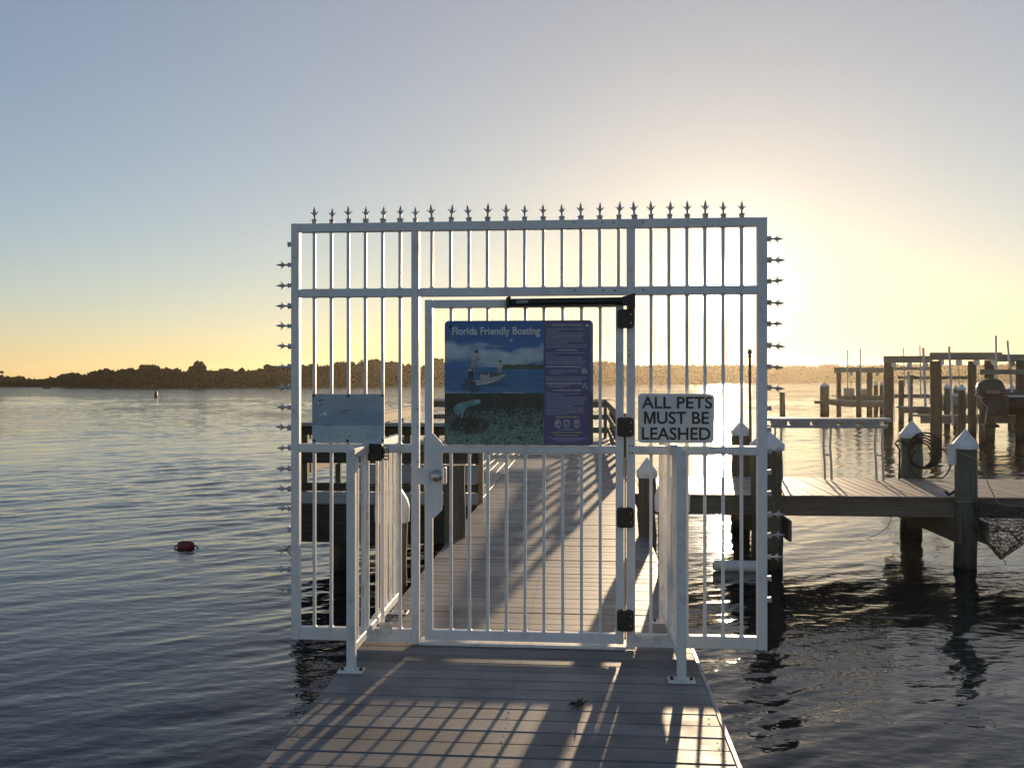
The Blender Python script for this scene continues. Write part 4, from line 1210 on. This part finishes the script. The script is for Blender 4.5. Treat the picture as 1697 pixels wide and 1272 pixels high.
# large boating sign
SX0, SX1 = gx(737.2), gx(983.0); SZ0, SZ1 = gz(860, 737.3), gz(860, 531.0)
sign = thing('boating_sign', 'large blue information sign with a photo of anglers and a manatee, on the gate door', 'sign', ((SX0 + SX1) / 2, -.012, SZ0))
plate(SX0, SX1, SZ0, SZ1, -.0105, -.0035, .028, sign, M['alu'], 'backing')
U = lambda zx: (zx - 90) / 1302.0
Vv = lambda zy: (zy - 108) / 1090.0
pr = Print(390, 326, (.05, .16, .40))
X, Y = pr.X, pr.Y
pr.a = np.array((.030, .125, .36)) * (1 - Y[..., None] * 1.2) + np.array((.09, .26, .50)) * (Y[..., None] * 1.2)
cl1 = vnoise(X, Y * .9, 5, 6, 21, 5)
band = np.exp(-((Y - Vv(430)) / .095) ** 2)
m = np.clip((cl1 + .34 * band - .66) * 5.0, 0, 1) * np.clip((Y - Vv(270)) / .04, 0, 1) * (Y < Vv(520))
shade = vnoise(X, Y, 9, 12, 33, 4)[..., None]
pr.put(m, np.array((.55, .64, .70)) * (.50 + .85 * shade), .95)
for (a_, b_, c_, d_) in ((200, 370, 130, 45), (420, 318, 90, 20), (330, 400, 150, 40), (540, 330, 90, 9), (120, 400, 100, 45), (850, 420, 130, 50), (780, 450, 120, 40), (620, 470, 200, 30)):
    pr.ell(U(a_), Vv(b_), c_ / 1302, d_ / 1090, (.50, .60, .66), .62, .8)
pr.put((Y > Vv(516)) & (Y < Vv(742)), (.055, .17, .34))
rip = vnoise(X, Y, 12, 60, 44, 4)
pr.put((Y > Vv(516)) & (Y < Vv(742)) & (rip > .56), (.085, .23, .42), .7)
isl = Vv(505) - .020 * vnoise(X, Y * 0, 26, 2, 51, 3)
pr.put((X > U(600)) & (Y > isl) & (Y < Vv(532)), (.075, .085, .045))
pr.line(U(808), Vv(440), U(808), Vv(552), .006, (.10, .10, .09)); pr.ell(U(808), Vv(468), .012, .018, (.4, .38, .3))
hullp = [(255, 640), (275, 620), (330, 640), (420, 628), (560, 590), (622, 575), (624, 592), (570, 628), (480, 660), (370, 675), (300, 660)]
pr.ell(U(330), Vv(690), .08, .05, (.02, .05, .10), .8, .6); pr.ell(U(520), Vv(665), .12, .025, (.03, .07, .13), .6, .7)
pr.poly([(U(a_), Vv(b_)) for a_, b_ in hullp], (.50, .50, .49))
pr.poly([(U(a_), Vv(b_)) for a_, b_ in ((255, 640), (275, 618), (372, 648), (372, 676), (300, 662))], (.05, .05, .05))
pr.line(U(380), Vv(655), U(610), Vv(598), .004, (.10, .10, .11))
pr.poly([(U(a_), Vv(b_)) for a_, b_ in ((300, 545), (345, 545), (350, 625), (300, 628))], (.03, .03, .035))
pr.poly([(U(a_), Vv(b_)) for a_, b_ in ((400, 575), (480, 565), (490, 610), (405, 625))], (.42, .42, .40))
pr.line(U(490), Vv(600), U(600), Vv(570), .014, (.12, .13, .14))
for a_, b_ in ((400, 570), (430, 566), (460, 570), (505, 572), (540, 578)): pr.ell(U(a_), Vv(b_), .010, .016, (.06, .06, .07))
pr.line(U(300), Vv(540), U(348), Vv(540), .012, (.45, .45, .42))
for (x_, h0, h1, sc_) in ((345, 370, 535, 1.0), (578, 455, 580, .8)):   # two anglers: dark head, pale shirt, pale trousers
    dx = 26 if sc_ == 1.0 else 4
    pr.ell(U(x_ + dx), Vv(h0 + 8), .011 * sc_, .014 * sc_, (.035, .03, .03))
    pr.poly([(U(x_ + dx - 14), Vv(h0 + 20)), (U(x_ + dx + 14), Vv(h0 + 22)), (U(x_ + 20), Vv(h0 + 82 * sc_)), (U(x_ - 24), Vv(h0 + 84 * sc_))], (.52, .50, .46))
    pr.poly([(U(x_ - 22), Vv(h0 + 80 * sc_)), (U(x_ + 20), Vv(h0 + 80 * sc_)), (U(x_ + 10), Vv(h1 - 10)), (U(x_ - 24), Vv(h1 - 8))], (.36, .33, .28))
    pr.line(U(x_ + 10), Vv(h0 + 50 * sc_), U(x_ + 36), Vv(h0 + 62 * sc_), .008, (.40, .28, .2))
    pr.line(U(x_ - 14), Vv(h1 - 12), U(x_ - 8), Vv(h1 + 8), .010, (.05, .05, .05))
under = np.array((.022, .026, .024)) * (1 + 0 * X[..., None])
pr.put(Y >= Vv(742), (.024, .028, .026))
pr.put((Y > Vv(728)) & (Y < Vv(748)) & (vnoise(X, Y, 14, 30, 61, 3) > .55), (.30, .38, .46), .7)
rg = np.random.default_rng(71)
for i in range(2600):
    u_ = rg.random() * .672; v_ = Vv(880) + (1.02 - Vv(880)) * rg.random() ** .85
    dep = (v_ - Vv(880)) / (1 - Vv(880)); d0_ = math.hypot((u_ - U(300)) / .14, (v_ - Vv(1030)) / .07)
    if d0_ < 1 and rg.random() < .9: continue
    if rg.random() > .25 + dep + .5 * (u_ > .25): continue
    g_ = (.14 + .42 * rg.random() * (.4 + .6 * dep)); an = rg.normal() * .7 + .6
    L = .010 + .014 * dep
    pr.line(u_, v_, u_ + L * math.cos(an), v_ - L * math.sin(an) * 1.2, .0034, (g_ * .62, g_ * 1.0, g_ * .78), .85)
man = [(168, 900), (172, 865), (205, 838), (255, 822), (310, 812), (350, 800), (385, 796), (408, 805), (410, 825), (385, 842), (350, 852), (300, 858), (275, 890), (240, 930), (205, 938), (180, 922)]
pr.poly([(U(a_), Vv(b_)) for a_, b_ in man], (.13, .29, .31))
pr.ell(U(220), Vv(860), .03, .03, (.22, .42, .43), .7, .8); pr.ell(U(380), Vv(815), .022, .018, (.38, .47, .48), .8, .6)
pr.line(U(255), Vv(895), U(240), Vv(955), .010, (.38, .42, .43)); pr.line(U(310), Vv(838), U(345), Vv(855), .007, (.07, .15, .16))
# text column: small print too fine to read in the photograph, kept as fine broken lines
c0 = U(960)
pr.put(X > c0, (.095, .090, .215))
pr.put((X > c0) & (Y < .22), (.10, .105, .20), .6)
pr.put((X > U(1366)) & (Y < Vv(730)), (.14, .20, .36)); pr.put((X > U(1366)) & (Y >= Vv(730)), (.06, .10, .09))
def scribble(x0_, x1_, y_, hgt, c_, al, word=(6, 26)):
    x_ = x0_
    while x_ < x1_:
        w_ = rg.uniform(*word)
        e_ = min(x_ + w_, x1_)
        xx = x_
        while xx < e_:
            s_ = rg.uniform(2.5, 6)
            pr.line(U(xx), Vv(y_ + rg.uniform(-1.5, 1.5)), U(min(xx + s_, e_)), Vv(y_ + rg.uniform(-1.5, 1.5)), hgt / 1302, c_, al * rg.uniform(.45, 1.0)); xx += s_ + rg.uniform(.5, 2)
        x_ = e_ + rg.uniform(4, 8)
TX = (.42, .42, .56)
def block(x0_, x1_, ys, last=1.0):
    for i, y_ in enumerate(ys): scribble(x0_, (x1_ if i < len(ys) - 1 else x0_ + (x1_ - x0_) * last) - rg.uniform(0, 45), y_, 6.5, TX, .8)
TH = (.50, .47, .42)
scribble(1035, 1290, 148, 9, TH, .8, (18, 60))
block(988, 1350, (184, 202), .35); block(988, 1340, (220, 238, 250)); block(988, 1330, (268, 286, 304), .6); block(988, 1350, (325, 342))
scribble(1075, 1255, 367, 10, TH, .85, (16, 44))
block(985, 1345, (392, 408), .3); block(985, 1345, (428, 444, 460, 474, 488), .9)
scribble(985, 1288, 511, 9, (.60, .60, .68), .95, (10, 36)); block(1010, 1280, (540, 556, 572), .4)
block(985, 1350, (602, 618, 632), .9); scribble(985, 1300, 657, 9, (.60, .60, .68), .95, (10, 36)); block(1008, 1220, (674, 688), .8)
scribble(1045, 1285, 717, 10, TH, .9, (16, 48))
block(990, 1315, (746, 762), .6); block(990, 1340, (780, 795, 810, 825, 840, 854), .7); block(990, 1340, (868, 884, 898, 912, 926), .6)
scribble(1070, 1268, 950, 11, (.50, .42, .22), .9, (18, 56))
pr.poly([(U(a_), Vv(b_)) for a_, b_ in ((1292, 570), (1294, 535), (1315, 515), (1338, 535), (1350, 568), (1320, 576))], (.40, .40, .46))
pr.line(U(1310), Vv(570), U(1322), Vv(530), .003, (.15, .14, .26)); pr.line(U(1325), Vv(572), U(1333), Vv(538), .003, (.15, .14, .26))
for l_ in ((1302, 690, 1338, 648), (1318, 660, 1345, 700), (1300, 665, 1312, 700), (1330, 690, 1335, 706)): pr.line(U(l_[0]), Vv(l_[1]), U(l_[2]), Vv(l_[3]), .0042, (.42, .42, .48))
for cx_ in (1086, 1252):
    pr.ell(U(cx_), Vv(1008), 27 / 1302, 38 / 1090, (.50, .52, .56)); pr.ell(U(cx_), Vv(1008), 19 / 1302, 27 / 1090, (.12, .13, .2))
    pr.ell(U(cx_ - 4), Vv(1002), 9 / 1302, 12 / 1090, (.50, .52, .55)); pr.line(U(cx_ - 12), Vv(1028), U(cx_ + 14), Vv(990), .004, (.45, .46, .5))
pr.poly([(U(a_), Vv(b_)) for a_, b_ in ((1138, 975), (1192, 975), (1192, 1040), (1138, 1040))], (.34, .36, .5))
pr.poly([(U(a_), Vv(b_)) for a_, b_ in ((1150, 990), (1180, 990), (1180, 1012), (1150, 1012))], (.10, .10, .24)); pr.line(U(1146), Vv(1026), U(1184), Vv(1026), .008, (.12, .12, .24))
for y_, xa, xb, cc in ((1060, 1090, 1240, TX), (1085, 1035, 1300, (.48, .42, .16)), (1110, 1060, 1265, (.46, .40, .18)), (1134, 1005, 1325, TX), (1146, 1040, 1300, TX), (1163, 1085, 1250, TX)): scribble(xa, xb, y_, 9 if cc is not TX else 6.5, cc, .85, (14, 44))
face = print_panel('print', pr, SX0 + .001, SX1 - .001, SZ0 + .001, SZ1 - .001, -.0112, sign, rad=.027)
q0, q1 = gx(750), gx(895.5)
text('Florida Friendly Boating', M['ink_white'], ((q0 + q1) / 2, -.0124, gz(822, 550.2)), sign, width=q1 - q0, height=17.0 / 264.3, depth=.0008, bold=.030)
for px, py, m_ in ((747, 541.5, 'black'), (972.8, 539.3, 'pvc'), (847.5, 564.3, 'pvc')):
    part('screw', MB().lathe([(.0085, .001), (.0085, -.002), (.005, -.004)], (gx(px), -.0115, gz(px, py)), 'Y', 10), M[m_], sign)

# small faded sign
LX0, LX1, LZ0, LZ1 = gx(517.8), gx(637), gz(577, 734), gz(577, 652.6)
ss = thing('faded_sign', 'small faded blue sign with seabirds and a whale tail on the left gate panel', 'sign', ((LX0 + LX1) / 2, -.01, LZ0))
part('backing', MB().box(LX0, LX1, -.0085, -.0035, LZ0, LZ1, .001), M['alu'], ss)
W_ = lambda x: (x - 180) / 1155.0
V_ = lambda y_: (y_ - 218) / 800.0
pr = Print(240, 164, (.22, .27, .32)); X, Y = pr.X, pr.Y
rg = np.random.default_rng(5)
n_ = vnoise(X, Y, 6, 8, 81, 5)[..., None]
pr.a = np.where((Y < V_(515))[..., None], np.array((.19, .225, .275)), np.where((Y < V_(725))[..., None], np.array((.125, .195, .26)), np.array((.24, .31, .34)))) * (.82 + .36 * n_)
pr.put((Y < V_(300)), (.26, .30, .33), .3)
pr.poly([(W_(a_), V_(b_)) for a_, b_ in ((610, 515), (650, 485), (720, 472), (800, 470), (860, 492), (890, 515))], (.10, .12, .13))
pr.line(W_(750), V_(512), W_(885), V_(510), .010, (.46, .48, .48), .8); pr.line(W_(190), V_(514), W_(1330), V_(514), .006, (.10, .13, .17), .6)
pr.poly([(W_(a_), V_(b_)) for a_, b_ in ((275, 585), (320, 545), (380, 515), (395, 500), (412, 520), (430, 575), (410, 560), (380, 585), (370, 550))], (.40, .46, .47), .9)
pr.poly([(W_(a_), V_(b_)) for a_, b_ in ((755, 630), (830, 640), (920, 628), (890, 645), (838, 655), (832, 695), (822, 655))], (.07, .11, .2))
pr.poly([(W_(a_), V_(b_)) for a_, b_ in ((365, 735), (400, 705), (470, 708), (570, 715), (480, 738), (430, 758))], (.11, .15, .17))
pr.line(W_(1110), V_(385), W_(1180), V_(415), .010, (.38, .42, .46), .8); pr.line(W_(1180), V_(415), W_(1270), V_(480), .007, (.34, .36, .42), .7)
pr.poly([(W_(a_), V_(b_)) for a_, b_ in ((262, 350), (290, 300), (365, 292), (372, 318), (330, 345), (345, 380), (320, 412), (300, 375))], (.09, .10, .13))
pr.ell(W_(280), V_(360), .012, .02, (.5, .52, .55)); pr.ell(W_(325), V_(358), .010, .016, (.46, .48, .5))
for i in range(22):
    a_ = 430 + i * 31 + rg.uniform(-6, 6); b_ = 310 - 22 * math.sin(i / 21 * math.pi)
    pr.line(W_(a_), V_(b_ + 14), W_(a_ + rg.uniform(-8, 8)), V_(b_ - 14), .006, (.12, .145, .19), .7); pr.line(W_(a_), V_(b_), W_(a_ + 12), V_(b_ + rg.uniform(-10, 10)), .005, (.12, .145, .19), .6)
for i in range(330):
    u_ = rg.random(); v_ = V_(770) + (1 - V_(770)) * rg.random(); g_ = rg.choice([.10, .15, .42, .46]); an = rg.normal() * .35 - .2
    pr.line(u_, v_, u_ + .03 * math.cos(an), v_ + .03 * math.sin(an), .006, (g_ * .9, g_, g_), .5)
pr.a = np.clip(pr.a * 1.55 + .07, 0, 1)
print_panel('print', pr, LX0 + .001, LX1 - .001, LZ0 + .001, LZ1 - .001, -.0092, ss)
for px, py in ((520.3, 655.5), (577.5, 656), (634.5, 655.5), (521, 729.5), (576.5, 729.5), (635, 728.5)):
    part('screw', MB().lathe([(.0085, .001), (.0085, -.003), (.005, -.005)], (gx(px), -.0095, gz(px, py)), 'Y', 10), M['black'], ss)

# pets sign
QX0, QX1, QZ0, QZ1 = gx(1057.3), gx(1184), gz(1120, 733.5), gz(1120, 652)
ps_ = thing('pets_sign', 'white rectangular notice reading all pets must be leashed', 'sign', ((QX0 + QX1) / 2, -.01, QZ0))
plate(QX0, QX1, QZ0, QZ1, -.008, -.0035, .022, ps_, M['sign_white'], 'panel')
for txt, xa, xb, ya, yb in (('ALL PETS', 1063, 1180.3, 656.8, 676.8), ('UST BE', 1088.5, 1174.5, 681.5, 702.2), ('LEASHED', 1063.5, 1177, 707.6, 728.6)):
    text(txt, M['ink_dark'], ((gx(xa) + gx(xb)) / 2, -.0092, gz(1120, (ya + yb) / 2)), ps_, width=gx(xb) - gx(xa), height=gz(1120, ya) - gz(1120, yb), depth=.0009, bold=.016)
mx0, mx1, mz0, mz1 = gx(1067), gx(1086.2), gz(1120, 702), gz(1120, 681.7)
mw, mh = mx1 - mx0, mz1 - mz0
mpoly = [(0, 0), (.19, 0), (.19, .66), (.42, 0), (.58, 0), (.81, .66), (.81, 0), (1, 0), (1, 1), (.74, 1), (.5, .30), (.26, 1), (0, 1)]
part('lettering', MB().prism([(mx0 + a_ * mw, mz0 + b_ * mh) for a_, b_ in mpoly], -.0101, -.0083), M['ink_dark'], ps_)
for px, py in ((1073, 654.4), (1168, 654.4), (1073, 731.5), (1168, 731.5)):
    part('screw', MB().lathe([(.005, .001), (.005, -.003), (.003, -.004)], (gx(px), -.0085, gz(px, py)), 'Y', 10), M['steel'], ps_)

# ------------------------------------------------------------------ river air
HAZE = 0.00014
if HAZE:
    hb = MB().box(-1500, 1500, -1500, 1500, WATER - 1.6 - .7, 24)
    hm = bpy.data.materials.new('river_haze'); hm.use_nodes = True
    nt = hm.node_tree; nt.nodes.clear()
    ho = nt.nodes.new('ShaderNodeOutputMaterial'); hv = nt.nodes.new('ShaderNodeVolumePrincipled')
    hv.inputs['Color'].default_value = (1.0, .88, .68, 1); hv.inputs['Density'].default_value = HAZE; hv.inputs['Anisotropy'].default_value = .72
    nt.links.new(hv.outputs[0], ho.inputs['Volume'])
    setting('haze', hb.mesh('haze', hm), 'stuff')
